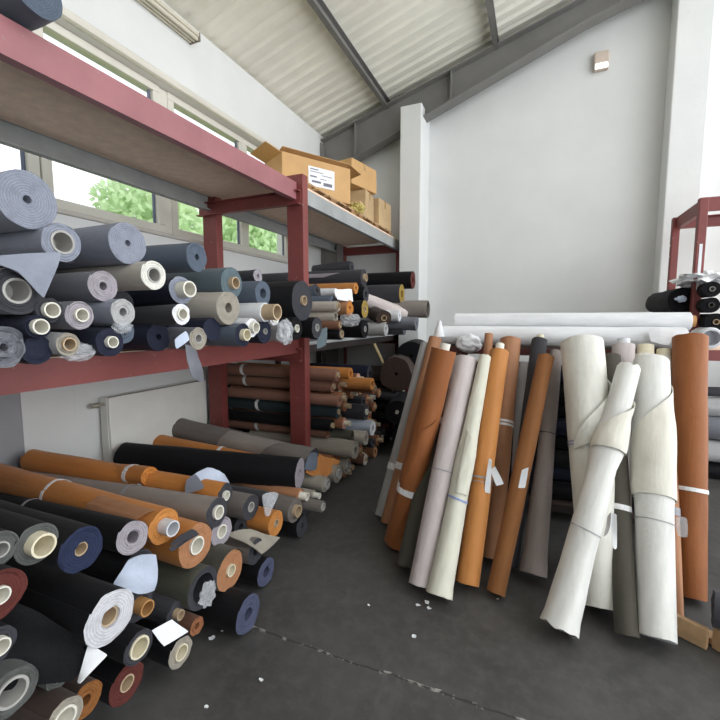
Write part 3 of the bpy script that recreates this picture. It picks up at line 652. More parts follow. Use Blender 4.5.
roll(B, 'black roll with a teal fold next to the wide red post', 317, 334, 11, -1.66, 'black', 'charcoal', 4, 'grey', .006, drapes=[('teal_fold', px4((320, 330, -1.67), (328, 326, -1.7), (326, 345, -1.68), (316, 350, -1.66)), 'teal', dict(bulge=.01))])
roll(B, 'dark grey and lilac cloth bundle on top behind the slate roll', 258, 276, 7, -1.9, 'charcoal', 'lilac', L=1.0, wr=.15)
for k, (yy, zz, rr) in enumerate(((1.0, 1.62, .07), (1.35, 1.5, .08), (1.45, 1.72, .08), (1.75, 1.6, .06), (1.95, 1.5, .06), (2.35, 1.5, .07), (1.2, 1.85, .06), (2.75, 1.52, .06), (3.0, 1.5, .05), (2.6, 1.7, .06), (2.0, 1.68, .06), (.8, 1.55, .07), (.72, 1.75, .07), (.6, 1.9, .07))):
    p0 = Vector((-1.86, yy, zz)); PILES[B].append(dict(label='dark grey roll wedged deep in the near shelf heap behind other ends', group='grey rolls wedged deep in the near shelf heap', p0=p0, p1=p0 + Vector((-1.15, 0, 0)), r=rr, col=('charcoal', 'midgrey', 'slate')[k % 3], end='charcoal', small=True))
relax(PILES[B], 1.385, 90, .012, .5)

# ------------------------------------------------------------------ C: far bay of the left rack, lower shelf
C = 'far bay'
roll(C, 'long black roll with lilac stripe and tan core on top of the far shelf', 364, 278, 9, -1.80, 'charcoal', 'charcoal', 4, 'tan', .03, wr=.06, wraps=[(-85, -60, .45, .25, .95, .75, .004, 'lilac')])
roll(C, 'small black cloth bundle lying on top of the far shelf rolls', 352, 267, 6, -2.0, 'charcoal', 'charcoal', L=.5, wr=.2, dz=-.06)
roll(C, 'long orange roll under the black roll on the far shelf', 356, 288, 6, -1.75, 'brightorange', 'brightorange', 2)
roll(C, 'pale grey-white roll under the orange roll on the far shelf', 336, 293, 5, -1.85, 'white', 'white', 2, drapes=[('paper_sheet', px4((334, 289, -1.80), (352, 289, -1.72), (353, 302, -1.70), (336, 300, -1.76)), 'paper', dict(bulge=.02))])
roll(C, 'slate roll under the pale roll on the far shelf', 333, 302, 7, -1.80, 'slate', 'slate', 3)
roll(C, 'black roll standing proud of the orange roll on the far shelf', 366, 294, 8, -1.78, 'black', 'charcoal', 3)
roll(C, 'long black roll with a maroon end, topmost at the far end of the shelf', 413, 280, 9, -1.50, 'black', 'maroon', 3, wr=.04)
roll(C, 'thick dark slate roll under the maroon ended roll', 402, 294, 10, -1.58, 'charcoal', 'mustard', 4, wr=.03)
roll(C, 'short white roll under the slanting pinkish white roll', 401, 319, 6, -1.54, 'white', 'white', 2)
roll(C, 'orange roll folded over in the middle of the far shelf', 350, 308, 8, -1.70, 'caramel', 'orange', 2, wr=.2, dz=.03)
roll(C, 'black roll with a mustard edge in the middle of the far shelf', 365, 309, 9, -1.66, 'black', 'mustard', 3, 'tan', .004)
roll(C, 'black roll on the pale sheet under the silver plastic', 365, 329, 9, -1.64, 'black', 'black', 3, 'grey', .004, lumps=[('plastic_wrap', at_x(350, 320, -1.68), (.10, .12, .07), 'film', .5)])
roll(C, 'light grey roll lying on the pale sheet right of the silver plastic', 386, 329, 7, -1.60, 'lightgrey', 'lightgrey', 2)
roll(C, 'grey roll lying on the pale sheet at the far end', 404, 327, 7, -1.56, 'midgrey', 'midgrey', 2, wr=.1)
roll(C, 'small beige roll beside the wide red post on the far shelf', 317, 312, 6, -1.66, 'beige', 'khaki', 4, 'tan', .01)
roll(C, 'beige roll with a soft end on the far shelf near the wide red post', 328, 314, 6, -1.70, 'beige', 'khaki', 3, wr=.1)
roll(C, 'black roll with a tan core low on the far shelf near the wide red post', 336, 329, 6, -1.64, 'black', 'charcoal', 4, 'tan', .01)
roll(C, 'brown roll with a tan core low on the far shelf next to the teal fold', 326, 327, 5, -1.64, 'brown', 'brown', 3, 'tan', .01)
roll(C, 'grey cloth drooping over the far end of the shelf', 416, 321, 7, -1.36, 'midgrey', 'midgrey', L=1.0, wr=.16)
for k, (yy, zz, rr) in enumerate(((3.6, 1.45, .08), (3.9, 1.6, .07), (4.3, 1.45, .08), (4.7, 1.6, .08), (5.1, 1.45, .08), (5.5, 1.6, .08), (4.5, 1.75, .07), (5.2, 1.8, .07), (3.7, 1.7, .07), (4.1, 1.8, .07))):
    p0 = Vector((-2.0, yy, zz)); PILES[C].append(dict(label='dark roll at the back of the far shelf behind other rolls', group='dark rolls at the back of the far shelf', p0=p0, p1=p0 + Vector((-1.0, 0, 0)), r=rr, col=('charcoal', 'black', 'slate')[k % 3], end='charcoal', small=True))
relax(PILES[C], 1.335, 90, .006, .5, 3.36)
roll(C, 'slanting pinkish white roll across the far shelf', 406, 315, 7, -1.52, 'pinkwhite', 'beige', 3, 'tan', .01, to=(352, 295, -2.12), L=.95)
roll(C, 'dark brown roll below the slanting pinkish white roll', 384, 318, 8, -1.62, 'darkbrown', 'darkbrown', 3, 'tan', .006, to=(352, 303, -2.6))
roll(C, 'taupe grey roll sticking farthest out at the far end of the shelf', 428, 309, 9, -1.25, 'taupe', 'warmgrey', 7, L=.62)

# ------------------------------------------------------------------ D: stack on the floor under the far bay
D = 'under shelf'
ORD = ['bottom', 'second', 'third', 'fourth', 'fifth', 'sixth', 'seventh', 'eighth', 'ninth', 'tenth']
PAL = [('rust', 'caramel', 'tan'), ('brown', 'rust', 'tan'), ('caramel', 'caramel', 'cream'), ('rust', 'rust', 'tan'), ('chestnut', 'beige', 'tan'), ('charcoal', 'charcoal', 'grey'), ('brown', 'brown', 'tan'), ('rust', 'rose', 'cream')]
NEAR = {0: 'warmgrey', 1: 'rust', 2: 'rust', 3: 'chestnut', 4: 'black', 5: 'bottle', 6: 'chestnut', 7: 'chestnut', 8: 'chestnut'}
NAMEC = dict(rust='rust brown', brown='dark brown', caramel='caramel', chestnut='reddish brown', charcoal='charcoal', warmgrey='warm grey', black='black', bottle='black-green', orange='orange', brightorange='bright orange')
rr = .066
FIX = []
def clear(L, y, z, r): return all(math.hypot(f['p0'].y - y, f['p0'].z - z) > (f['r'] + r) * .86 for f in L)
for px, py, ry, X, col, end, lab in ((356, 449, 9, -1.52, 'khaki', 'khaki', 'crumpled beige cloth roll low at the far corner of the floor stack'), (366, 438, 7, -1.50, 'beige', 'beige', 'pale beige roll lying above the crumpled beige one on the floor stack'),
                                    (373, 425, 8, -1.52, 'paleblue', 'white', 'bluish white plastic-wrapped roll at the far corner of the floor stack'), (352, 437, 6, -1.6, 'oliverow', 'olive', 'olive roll left of the pale beige one on the floor stack'), (366, 415, 8, -1.6, 'charcoal', 'charcoal', 'navy-black roll with a small white core high in the floor stack')):
    d = roll('under shelf', lab, px, py, ry, X, col, end, 3, 'white' if col == 'charcoal' else None, L=1.2, wr=.16 if col != 'charcoal' else .03); FIX.append(d)
for row in range(9):
    for c in range(9):
        if row > 8 - round(c * .34): continue
        yy = 3.42 + c * .136 + (.068 if row % 2 else 0); zz = rr + .004 + row * .121
        if c and not clear(FIX, yy, zz, rr): continue
        col, end, cc = PAL[(row * 5 + c * 3 + (row * c) % 4) % len(PAL)]
        if c == 0: col = end = NEAR[row]
        if (c, row) in ((1, 8), (2, 7)): col = end = 'orange' if c == 1 else 'brightorange'
        x0 = -1.72 + random.uniform(-.10, .07) + (.05 if row < 2 else 0)
        if col == 'orange': x0 = -1.60
        if col == 'brightorange': x0 = -1.46
        r_ = rr * random.uniform(.82, .98)
        p0 = Vector((x0, yy, zz)); L = 1.3 if c else 1.38
        pos = ('first' if c == 0 else 'farthest' if c == 8 else ORD[c]) + ' from red post'
        lab = '%s roll, floor stack under far shelf, %s, %s' % (NAMEC[col], 'bottom row' if row == 0 else ORD[row] + ' row up', pos)
        d = dict(label=lab, group='rolls stacked on the floor under the far shelf', p0=p0, p1=p0 + Vector((-L, random.uniform(-.012, .012), 0)), r=r_, col=col, end=end, core=cc if (row + c) % 3 else None, rc=r_ * .42, prot=random.choice((.01, .02, .06)), small=c > 0, wr=.03)
        if c == 0: d['bands'] = [(.62 + .05 * row, .035, 'white', .01)] if row in (3, 5, 7, 8) else []
        PILES.setdefault(D, []).append(d)
roll(D, 'thick navy roll on top of the floor stack in front of the pale wall', 370, 374, 9, -1.85, 'navy', 'charcoal', 3, L=1.0)
roll(D, 'rust roll with a pale end on top of the floor stack at its far side', 374, 388, 6, -1.50, 'rust', 'rust', 3, 'tan', L=1.2)
relax(PILES[D], 0, 40, .004, .5, 3.345)

# ------------------------------------------------------------------ E: dark heap at the end of the aisle
E_ = 'aisle end'
NE = [('black', 'charcoal', 'white', 'black'), ('darkbrown', 'brown', 'tan', 'dark brown'), ('charcoal', 'charcoal', None, 'charcoal'), ('black', 'black', 'grey', 'black'), ('softblack', 'warmgrey', None, 'black grey-ended'), ('maroon', 'maroon', None, 'maroon')]
for row in range(6):
    for c in range(9):
        yy = 4.74 + c * .155 + (.077 if row % 2 else 0); zz = .08 + row * .135
        if row == 5 and c < 2: continue
        col, end, cc, nm = NE[(row * 5 + c * 7 + row * c) % 6]
        p0 = Vector((-1.58 + random.uniform(-.12, .10), yy, zz)); r_ = random.uniform(.06, .074)
        lab = '%s roll, dark heap at aisle end, %s, %s from front' % (nm, 'bottom row' if row == 0 else ORD[row] + ' row up', 'first' if c == 0 else 'last' if c == 8 else ORD[c])
        PILES.setdefault(E_, []).append(dict(label=lab, group='rolls in the dark heap at the aisle end', p0=p0, p1=p0 + Vector((-1.2, random.uniform(-.02, .02), 0)), r=r_, col=col, end=end, core=cc, rc=r_ * .35, prot=.02, small=True, wr=.06))
relax(PILES[E_], 0, 60, .004, .5, 4.70, 6.28)
def along(label, px, py, ry, X, col, end, L, **kw):
    p0 = at_x(px, py, X); PILES[E_].append(dict(label=label, p0=p0, p1=p0 + Vector((-.12, L, .0)), r=ry * fwd(p0) / F, col=col, end=end, rc=.02, **kw))
along('thick dark brown roll on top of the dark heap by the white pier', 396, 374, 17, -1.52, 'darkbrown', 'darkbrown', .8, wr=.12)
along('black roll with a white square tag high on the dark heap', 411, 356, 15, -1.44, 'black', 'black', .75, drapes=[('paper_tag', px4((410, 352, -1.47), (415, 343, -1.465), (422, 350, -1.455), (417, 356, -1.46)), 'paper', dict(bulge=.004))])
along('dark grey roll end at the right side of the dark heap beside the leaning rolls', 421, 384, 12, -1.36, 'softblack', 'warmgrey', .7, wr=.06)
along('black grey-ended roll below the dark grey one at the right of the heap', 413, 408, 13, -1.32, 'softblack', 'warmgrey', .7, wr=.06)
along('black roll standing out lowest at the right of the dark heap', 405, 440, 14, -1.30, 'black', 'black', .7, wr=.06)
along('black roll with a white core in the middle front of the dark heap', 397, 412, 12, -1.40, 'black', 'black', .6, core='white', prot=.02)

for k in PILES:
    for d in PILES[k]: build_roll(d)

# wooden stick leaning under the far shelf
t = tag(link('wooden_stick', (lambda b: (tube(b, at_x(374, 344, -1.92), at_x(388, 374, -1.72), .022, 10, .02), b)[1])(bmesh.new()), plain('bare_wood', (.5, .38, .2), .7)), 'pale wooden stick leaning under the far shelf above the dark heap', 'stick')

# roll lying on the upper shelf at the top left corner
p = at_x(38, 6, -1.86)
build_roll(dict(label='dark slate cloth roll on the upper shelf at the top left corner', p0=Vector((p.x, p.y, 2.73 + .11)), p1=Vector((p.x - 1.05, p.y, 2.73 + .11)), r=.10, col='slate', end='slate', wr=.06))

# ------------------------------------------------------------------ F: rolls lying across the low rack
def lie(label, px0, py0, px1, py1, Y, ry, col, end, **kw):
    a, b2 = at_y(px0, py0, Y), at_y(px1, py1, Y); r = ry * fwd((a + b2) / 2) / F
    build_roll(dict(label=label, p0=b2, p1=a, r=r, col=col, end=end, **kw))
zt = 1.337
def lie2(label, x0, x1, y, r, z, col, end, **kw): build_roll(dict(label=label, p0=Vector((x1, y, z)), p1=Vector((x0, y, z)), r=r, col=col, end=end, **kw))
lie2('white roll lying frontmost across the top of the low rack', -.75, .94, 3.50, .079, zt + .081, 'white', 'white', wr=.05, rc=.02)
lie2('white roll with an orange core tip, lying high across the two front white rolls', -.64, .99, 3.61, .066, zt + .198, 'white', 'white', wr=.035, core='wood', rc=.04, prot=.03)
lie2('white roll lying second from the front under the orange cored one', -.70, .90, 3.725, .073, zt + .076, 'white', 'lightgrey', wr=.06, rc=.02)
lie2('white roll lying third from the front on the low rack', -.66, .86, 3.88, .075, zt + .078, 'white', 'lightgrey', wr=.06, rc=.02)
lie2('thin grey-white roll resting high at the back of the low rack', -.62, .80, 3.795, .06, zt + .21, 'lightgrey', 'lightgrey', wr=.10, rc=.016)
for row in range(8):  # black filler rolls added so the gaps between leaning rolls go dark
    for cc in range(4 if row % 2 == 0 else 3):
        yy = 3.51 + cc * .144 + (.072 if row % 2 else 0); zz = .143 + .072 + row * .127
        build_roll(dict(label='black roll added inside the low rack to darken gaps behind the leaning rolls', group='black rolls added to darken the low rack', p0=Vector((.84, yy, zz)), p1=Vector((-.56, yy, zz)), r=.068, col=('black', 'navy', 'softblack')[(row + cc) % 3], end='charcoal', small=True))

# ------------------------------------------------------------------ G: rolls standing on the floor and leaning on the low rack
RACKF = 3.395; LEANS = []
def lean(label, bx_, by_, tx, ty, wb, wt, col, end=None, L=1.45, core=None, rc=.022, prot=.04, ytop=None, **kw):
    foot = at_z(bx_, by_ + 7, .02)
    d = ray(tx, ty)
    if ytop: top = at_y(tx, ty, ytop)
    else:
        oc = O - foot; a_, b_, c_ = d.dot(d), 2 * d.dot(oc), oc.dot(oc) - L * L
        disc = b_ * b_ - 4 * a_ * c_
        s = (-b_ + math.sqrt(disc)) / (2 * a_) if disc > 0 else -b_ / (2 * a_)
        top = O + d * s
    rb, rt = wb / 2 * fwd(foot) / F, wt / 2 * fwd(top) / F
    lim = RACKF - wt / 2 * fwd(top) / F - .012
    if top.y > lim and top.z < 1.46: top = at_y(tx, ty, lim)
    rb, rt = wb / 2 * fwd(foot) / F * .94, wt / 2 * fwd(top) / F * .94
    0 and print('LEAN %-60s foot %.2f %.2f  top %.2f %.2f %.2f  len %.2f r %.3f %.3f' % (label[:60], foot.x, foot.y, top.x, top.y, top.z, (top - foot).length, rt, rb))
    ax = (top - foot).normalized(); foot.z = .004 + rb * math.sqrt(max(0, 1 - ax.z ** 2))
    view = O - (top + foot) / 2; view.z = 0
    LEANS.append(dict(label=label, p0=top, p1=foot, r=rt, r2=rb, col=col, end=end or col, core=core, rc=rc, prot=prot, ref=view, nx=26, cat='fabric roll', seam=kw.pop('seam', R_(120)), **kw))
def P(px, py, Y): return at_y(px, py, Y)
lean('pale grey roll standing leftmost of the leaning rolls, mostly hidden by orange cloth', 380, 508, 428, 343, 11, 11, 'lightgrey', 'white', ytop=3.34, bands=[(1.0, .05, 'white')])
lean('thin orange roll standing second from the left behind the dark orange roll', 387, 516, 434, 338, 14, 14, 'caramel', 'orange', ytop=3.33, bands=[(1.02, .05, 'white')])
lean('dark orange leaning roll with a white core and a broad white strap', 397, 537, 444, 350, 28, 27, 'darkorange', 'darkorange', L=1.36, core='white', rc=.034, prot=.045, bands=[(.93, .06, 'white', .006)], wraps=[(-40, 55, .45, .62, .95, .95, .008, 'darkorange')])
lean('dark grey-green roll with a white strap, between the dark orange and the pinkish roll', 405, 563, 452, 372, 20, 18, 'olive', 'olive', bands=[(.40, .045, 'white')], L=1.4)
lean('pinkish lavender roll tied with grey string, left of the creamy white roll', 421, 583, 467, 360, 25, 24, 'lavender', 'lavender', L=1.48, bands=[(.80, .006, 'grey', .004)], lumps=[('string_knot', P(455, 448, 2.63), (.022, .02, .032), 'midgrey', .5)], wr=.03)
lean('creamy white roll with twisted cloth and blue string, right of the pinkish roll', 438, 592, 484, 357, 28, 20, 'ecru', 'ecru', L=1.52, wr=.05, prof=[(0, .042), (.3, .05), (.5, .06), (.62, .057), (.97, .07), (1, .076)], bands=[(.97, .012, 'blue', .012)], wraps=[(30, -60, .55, .70, .95, .95, .012, 'ecru')], lumps=[('string_knot', P(445, 474, 2.52), (.02, .02, .03), 'bluegrey', .5)])
lean('bright orange roll with a white core tube, right of the creamy white roll', 467, 580, 499, 352, 26, 20, 'brightorange', 'orange', L=1.5, core='white', rc=.03, prot=.06, bands=[(.88, .01, 'grey'), (.91, .004, 'grey')])
lean('caramel brown roll with a doubled white strap behind the bright orange roll', 490, 553, 513, 340, 24, 21, 'caramel', 'caramel', L=1.55, bands=[(.62, .016, 'white'), (.645, .016, 'white')], drapes=[('paper_slip', [P(490, 470, 2.58), P(495, 466, 2.58), P(504, 484, 2.56), P(496, 486, 2.55)], 'paper', dict(bulge=.01)), ('paper_slip', [P(489, 458, 2.58), P(492, 460, 2.57), P(490, 494, 2.52), P(484, 492, 2.52)], 'paper', dict(bulge=.01))])
lean('dark slate roll with a cream core tube, tallest dark roll in the leaning row', 510, 560, 539, 340, 18, 16, 'charcoal', 'charcoal', L=1.6, core='cream', rc=.026, prot=.035)
lean('slim brown-orange roll with a small white paper tag, in front of the dark slate roll', 496, 588, 546, 357, 20, 17, 'umber', 'orange', L=1.5, drapes=[('paper_tag', [P(522, 470, 2.46), P(529, 467, 2.46), P(525, 488, 2.42), P(518, 488, 2.42)], 'paper', dict(bulge=.006))])
lean('taupe roll tied with dark string, right of the slim brown-orange roll', 533, 573, 556, 352, 34, 18, 'mauve', 'mauve', L=1.55, prof=[(0, .045), (.4, .052), (.9, .068), (1, .08)], bands=[(.62, .005, 'black', .004)])
lean('wrinkled white roll behind the caramel and dark slate rolls', 515, 520, 524, 362, 14, 14, 'white', 'white', L=1.3, wr=.14)
lean('thick creamy white roll with a diagonal cloth fold, centre of the leaning rolls', 603, 606, 582, 343, 42, 42, 'cream', 'cream', L=1.55, wr=.03, rc=.02, bands=[(.66, .007, 'blue', .006), (.68, .007, 'blue', .006)], wraps=[(40, -120, .66, .22, .72, .60, .014, 'cream')])
lean('dark olive roll with a knotted white ribbon, between the two slanting cream rolls', 628, 632, 613, 357, 24, 18, 'olive', 'olive', L=1.62, bands=[(.98, .03, 'white', .01)], drapes=[('ribbon_tail', [P(611, 514, 2.26), P(617, 513, 2.26), P(617, 550, 2.17), P(612, 548, 2.17)], 'white', dict(bulge=.02)), ('ribbon_tail', [P(607, 516, 2.26), P(613, 511, 2.26), P(609, 534, 2.2), P(604, 538, 2.2)], 'white', dict(bulge=.02))])
lean('slanting cream roll standing farthest forward in front of the other leaning rolls', 559, 628, 629, 368, 40, 30, 'offwhite', 'cream', L=1.52, wr=.05, prof=[(0, .064), (.22, .066), (.35, .086), (.44, .07), (.7, .074), (.97, .082), (1, .09)], bands=[(1.0, .004, 'grey', .012)], wraps=[(70, -100, .47, .20, .56, .54, .018, 'foldcream')], ragged=.008)
lean('wide off-white leaning roll with a curved cloth edge beside the slim caramel roll', 655, 637, 651, 362, 36, 38, 'offwhite', 'white', L=1.55, wr=.02, rc=.012, bands=[(.98, .004, 'grey', .008)], prof=[(0, .098), (.2, .098), (.3, .104), (.55, .098), (.6, .088), (1, .082)], wraps=[(100, -110, .62, .14, .86, .86, .008, 'foldcream')])
lean('slim caramel roll with a plastic strip, squeezed between the off-white and big orange rolls', 677, 610, 668, 366, 13, 13, 'caramel', 'caramel', L=1.6, bands=[(.93, .045, 'grey', .01)], drapes=[('plastic_strip', [P(675, 516, 2.48), P(687, 518, 2.48), P(688, 538, 2.42), P(678, 536, 2.42)], 'film', dict(bulge=.02))])
lean('big orange roll at the right end of the leaning rolls', 691, 592, 684, 338, 28, 31, 'darkorange', 'orange', L=1.6, rc=.02, bands=[(.93, .022, 'white', .004)])
lean('white roll with a silver core collar and orange tip, behind the thick creamy rolls', 620, 560, 622, 345, 18, 22, 'lavender', 'white', L=1.45, core='silver', rc=.04, prot=.04, ytop=3.27)
lean('cream core tube of a roll standing behind the wide off-white roll', 648, 575, 649, 356, 22, 22, 'cream', 'cream', L=1.5, core='cream', rc=.05, prot=.07, ytop=3.27)
lean('narrower cream core tube of a roll beside the one behind the off-white roll', 664, 575, 664, 357, 15, 15, 'cream', 'cream', L=1.5, core='cream', rc=.042, prot=.05, ytop=3.28)
lean('thin orange roll behind the creamy white and bright orange rolls', 476, 540, 489, 334, 10, 9, 'caramel', 'orange', L=1.5, ytop=3.28)
for it in range(25):
    for i, a in enumerate(LEANS):
        for b2 in LEANS[i + 1:]:
            for k, q in (('p0', 'r'), ('p1', 'r2')):
                if abs(a[k].z - b2[k].z) > .3: continue
                dx, dy = b2[k].x - a[k].x, b2[k].y - a[k].y; ds = math.hypot(dx, dy) or 1e-4; need = a[q] + b2[q] - .012
                if ds < need:
                    s = (need - ds) * .25 / ds; dx *= s; dy *= s
                    a[k].x -= dx; a[k].y -= dy; b2[k].x += dx; b2[k].y += dy
    for a in LEANS: a['p0'].y = min(a['p0'].y, RACKF - a['r'] - .01)
for a in LEANS: build_roll(a)
bm = crumple_bm((0, 0, 0), (.10, .06, .075), 5, .22, 4, 2.6); o = link('cloth_bundle', bm, fabric('white'), None, True); o.location = P(469, 344, 3.365)
tag(o, 'bundled white cloth end hanging from the low rack above the pinkish roll', 'cloth bundle')
bm = bmesh.new(); tube(bm, (0, 0, -.07), (.004, 0, .06), .045, 20, .012); o = link('cloth_cone', bm, fabric('white'), None, True); o.location = P(439, 328, 3.40)
tag(o, 'white twisted cloth end at the left tip of the low rack', 'cloth bundle')
drape('cloth_flap', None, [P(648, 328, 3.40), P(676, 330, 3.40), P(669, 346, 3.36), P(650, 342, 3.36)], fabric('white'), .02, 9, 3)
tag(bpy.data.objects['cloth_flap'], 'white cloth corner hanging from the low rack above the cream core tubes', 'cloth')

# ------------------------------------------------------------------ H: right rack
HH = 'right rack'
def rr_(label, px, py, ry, Y, col, end, L=.9, **kw):
    p0 = at_y(px, py, Y); r = ry * fwd(p0) / F
    d = dict(label=label, p0=p0, p1=p0 + Vector((0, L, 0)), r=r, col=col, end=end, rc=r * .3, ref=(0, 0, 1), **kw); return d
hl = [rr_('black roll with a grey core, topmost on the tall rack shelf', 712, 289, 8, 4.72, 'black', 'black', core='grey'),
      rr_('black roll with a dim core in the middle of the tall rack shelf', 711, 305, 8, 4.72, 'black', 'black', core='dark'),
      rr_('black roll with a tan core low on the tall rack shelf', 716, 322, 9, 4.70, 'black', 'black', core='tan'),
      rr_('large black roll with pale blue tape between the two rack posts', 683, 300, 13, 4.95, 'black', 'black', lumps=[('blue_tape', at_y(681, 299, 4.93), (.045, .015, .03), 'paleblue', .8)]),
      rr_('black roll under the blue taped one between the rack posts', 686, 322, 10, 4.95, 'black', 'charcoal')]
for d in hl: build_roll(d)
build_roll(rr_('white paper tube roll with a wide dark hollow, lowest on the tall rack shelf', 710, 338, 11, 4.66, 'white', 'white', L=.95) | dict(rc=.085, core='silver', prot=.03, wr=.05))
p = at_y(702, 280, 5.0); bm = crumple_bm((0, 0, 0), (.20, .26, .085), 8, .5); o = link('white_cloth', bm, fabric('white'), None, True); o.location = p
tag(o, 'crumpled white cloth lying on top of the black rolls on the tall rack', 'cloth')
for y, z, r, x0, col, lab in ((4.98, .082, .078, 1.47, 'black', 'small black roll on the floor under the tall rack, below the grey rolls'), (4.97, .272, .112, 1.46, 'lightgrey', 'light grey roll lowest of the grey ones stacked under the tall rack'),
                              (4.98, .498, .114, 1.50, 'midgrey', 'mid grey roll in the middle of the stack under the tall rack'), (5.0, .705, .094, 1.45, 'lightgrey', 'crumpled pale grey roll high in the stack under the tall rack'),
                              (5.0, .85, .048, 1.44, 'charcoal', 'thin dark roll topmost on the grey stack under the tall rack')):
    build_roll(dict(label=lab, p0=Vector((x0, y, z)), p1=Vector((x0 + 1.4, y + .02, z)), r=r, col=col, end=col, rc=.012, wr=.10, ragged=.01))
for k, (y, z) in enumerate(((5.2, .11), (5.42, .11), (5.21, .33), (5.43, .33), (5.22, .55), (5.44, .55))):
    build_roll(dict(label='grey roll at the back of the stack under the tall rack', group='grey rolls at the back of the tall rack stack', p0=Vector((1.5, y, z)), p1=Vector((2.9, y, z)), r=.105, col='midgrey', end='midgrey', small=True))

# ------------------------------------------------------------------ floor pallet corner at the right edge and the roll on it
pc = at_z(690, 640, 0)
t = thing('pallet', 'low raw wooden pallet corner on the floor at the right edge', 'pallet', (0, 0, 0))
a, b2, c2 = at_z(671, 622, .05), at_z(708, 640, .05), at_z(760, 640, .05)
def plank(p, q, h, w, par, name='plank'):
    bm = bmesh.new(); dv = Vector(q) - Vector(p); L_ = dv.length; rz = math.atan2(dv.y, dv.x); m = (Vector(p) + Vector(q)) / 2
    box(bm, (m.x, m.y, h / 2 + .003), (L_, w, h), .004, rz); return link(name, bm, WOOD, par)
a.z = b2.z = c2.z = 0
plank(a, b2, .10, .028, t)
plank(b2 + Vector((.03, .03, 0)), b2 + Vector((.42, -.34, 0)), .10, .028, t)
for k in range(3): plank(a + Vector((.10 + k * .16, .05, 0)), a + Vector((.42 + k * .16, -.25 + .0, 0)) + Vector((.05, .02, 0)), .03, .07, t, 'slat')
p = at_z(713, 608, .2); 
build_roll(dict(label='dark charcoal roll lying on the wooden pallet corner, cut by the right edge', p0=Vector((p.x, p.y, .20)), p1=Vector((p.x + .95, p.y - .25, .20)), r=.085, col='charcoal', end='charcoal', wr=.05))

# ------------------------------------------------------------------ scraps on the floor
SC = [(418, 606, 'white paper scrap left of three below the creamy white roll', 1.1), (427, 603, 'white paper scrap nearest the foot of the creamy white roll', 1.3), (429, 609, 'white paper scrap right of three below the creamy white roll', 1.0), (414, 637, 'larger flat white scrap on the open floor', 1.2), (369, 606, 'tiny pale scrap on the floor left of the creamy white roll', .6), (212, 639, 'folded pale scrap on the floor beside the black roll with the paper tag', 1.2), (261, 681, 'pale scrap on the floor in the aisle foreground', .9), (206, 708, 'small pale scrap on the floor near the bottom edge', .9), (498, 600, 'tiny pale scrap by the foot of the slim brown-orange roll', .6), (222, 632, 'tiny pale scrap on the joint beside the thick black roll', .6)]
for k, (px, py, lab, s) in enumerate(SC):
    p = at_z(px, py, 0); bm = bmesh.new(); random.seed(k); vs = []
    n = 7
    for i in range(n):
        a = 2 * math.pi * i / n; r = .010 * s * random.uniform(.6, 1.25); vs.append(bm.verts.new((r * math.cos(a) * 1.3, r * math.sin(a), .003 + random.uniform(0, .007))))
    c = bm.verts.new((0, 0, .004))
    for i in range(n): bm.faces.new((vs[i], vs[(i + 1) % n], c))
    bmesh.ops.recalc_face_normals(bm, faces=bm.faces[:]); bmesh.ops.solidify(bm, geom=bm.faces[:], thickness=.0012)
    o = link('paper_scrap', bm, paper()); o.location = (p.x, p.y, .001); tag(o, lab, 'paper scrap')

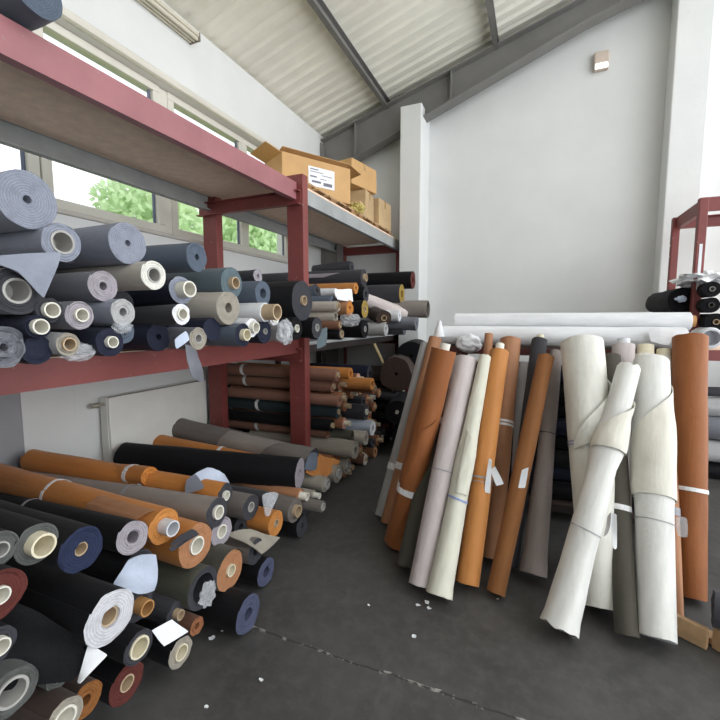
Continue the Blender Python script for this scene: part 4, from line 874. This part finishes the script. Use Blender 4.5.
# ------------------------------------------------------------------ trees outside the windows
def leafmat(name, c):
    m, nt, b, o = nodes_of(name); f = noise_n(nt, 3, 2)
    lk(nt, mix(nt, f, sc(c, .75), sc(c, 1.3)), b.inputs['Base Color']); b.inputs['Roughness'].default_value = .6
    tr = nt.nodes.new('ShaderNodeBsdfTranslucent'); tr.inputs[0].default_value = (*sc(c, 1.2), 1); mx = nt.nodes.new('ShaderNodeMixShader'); mx.inputs[0].default_value = .45
    lk(nt, b.outputs[0], mx.inputs[1]); lk(nt, tr.outputs[0], mx.inputs[2]); lk(nt, mx.outputs[0], o.inputs[0]); return m
LEAF = leafmat('leaf_green', (.52, .66, .40)); BARK = plain('bark', (.18, .13, .09), .9, .2)
for k, (x, y, z, r, lab) in enumerate(((-9.5, 3.1, 5.1, 1.3, 'leafy green tree outside the leftmost window'), (-11.5, 10.0, 4.0, 1.9, 'low green tree outside the second window from the left'), (-11.0, 14.2, 4.6, 2.0, 'broad green tree outside the window behind the slim red post'), (-10.0, 18.9, 4.4, 2.6, 'green tree seen through the window farthest from the camera'))):
    random.seed(40 + k)
    t = thing('tree', lab, 'tree', (x, y, 0))
    bm = bmesh.new(); tube(bm, (0, 0, -.5), (.05, .05, z * .7), .16, 10, .09)
    for i in range(6): a = i * 1.05; tube(bm, (.03, .03, z * .55), (r * .55 * math.cos(a), r * .55 * math.sin(a), z * .55 + r * .6), .06, 7, .02)
    link('trunk', bm, BARK, t)
    bm = bmesh.new()
    for i in range(4200):
        d = Vector((random.gauss(0, 1), random.gauss(0, 1), random.gauss(0, 1))).normalized(); q = r * random.random() ** .45 * (1 + .3 * noise.noise(d * 2.2 + Vector((k, 0, 0))))
        c = Vector((d.x * q, d.y * q, z + d.z * q * 1.15)); a = Vector((random.gauss(0, 1), random.gauss(0, 1), random.gauss(0, 1))).normalized(); b_ = a.orthogonal().normalized(); s = random.uniform(.08, .16)
        bm.faces.new([bm.verts.new(c + v) for v in (a * s * 1.5, b_ * s * .6, -a * s * 1.3, -b_ * s * .6)])

    me = bpy.data.meshes.new('foliage'); bm.to_mesh(me); bm.free(); me.materials.append(LEAF); o = bpy.data.objects.new('foliage', me); COL.objects.link(o); o.parent = t
bm = bmesh.new(); bx(bm, -30, -3.6, -12, 25, -.6, -.5); struct('ground', bm, plain('grass_ground', (.2, .3, .1), .9, .3, 2))

# ------------------------------------------------------------------ light, camera
w = bpy.data.worlds.new('overcast_sky'); S.world = w; w.use_nodes = True
nt = w.node_tree; bg = nt.nodes['Background']; bg.inputs[0].default_value = (.94, .97, 1, 1)
tc = nt.nodes.new('ShaderNodeTexCoord'); dt = nt.nodes.new('ShaderNodeVectorMath'); dt.operation = 'DOT_PRODUCT'; dt.inputs[1].default_value = Vector((.97, -.22, .05)).normalized()
lk(nt, tc.outputs['Generated'], dt.inputs[0])          # overcast sky with a bright lobe added to light the lower left wall
lk(nt, mathn(nt, 'ADD', 1.6, mathn(nt, 'MULTIPLY', mathn(nt, 'POWER', mathn(nt, 'MAXIMUM', dt.outputs['Value'], 0), 1.6), 2.6)), bg.inputs[1])
cam = bpy.data.cameras.new('camera'); cam.sensor_width = 36; cam.lens = F / 720 * 36; cam.clip_start = .02
co = bpy.data.objects.new('camera', cam); COL.objects.link(co); co.location = O
co.rotation_euler = (math.pi / 2 - PITCH, 0, YAW); S.camera = co
S.view_settings.view_transform = 'Standard'; S.view_settings.look = 'None'; S.view_settings.gamma = 1; S.view_settings.use_curve_mapping = False
S.view_settings.exposure = -0.12
S.cycles.max_bounces = 8; S.cycles.diffuse_bounces = 5; S.cycles.transparent_max_bounces = 12
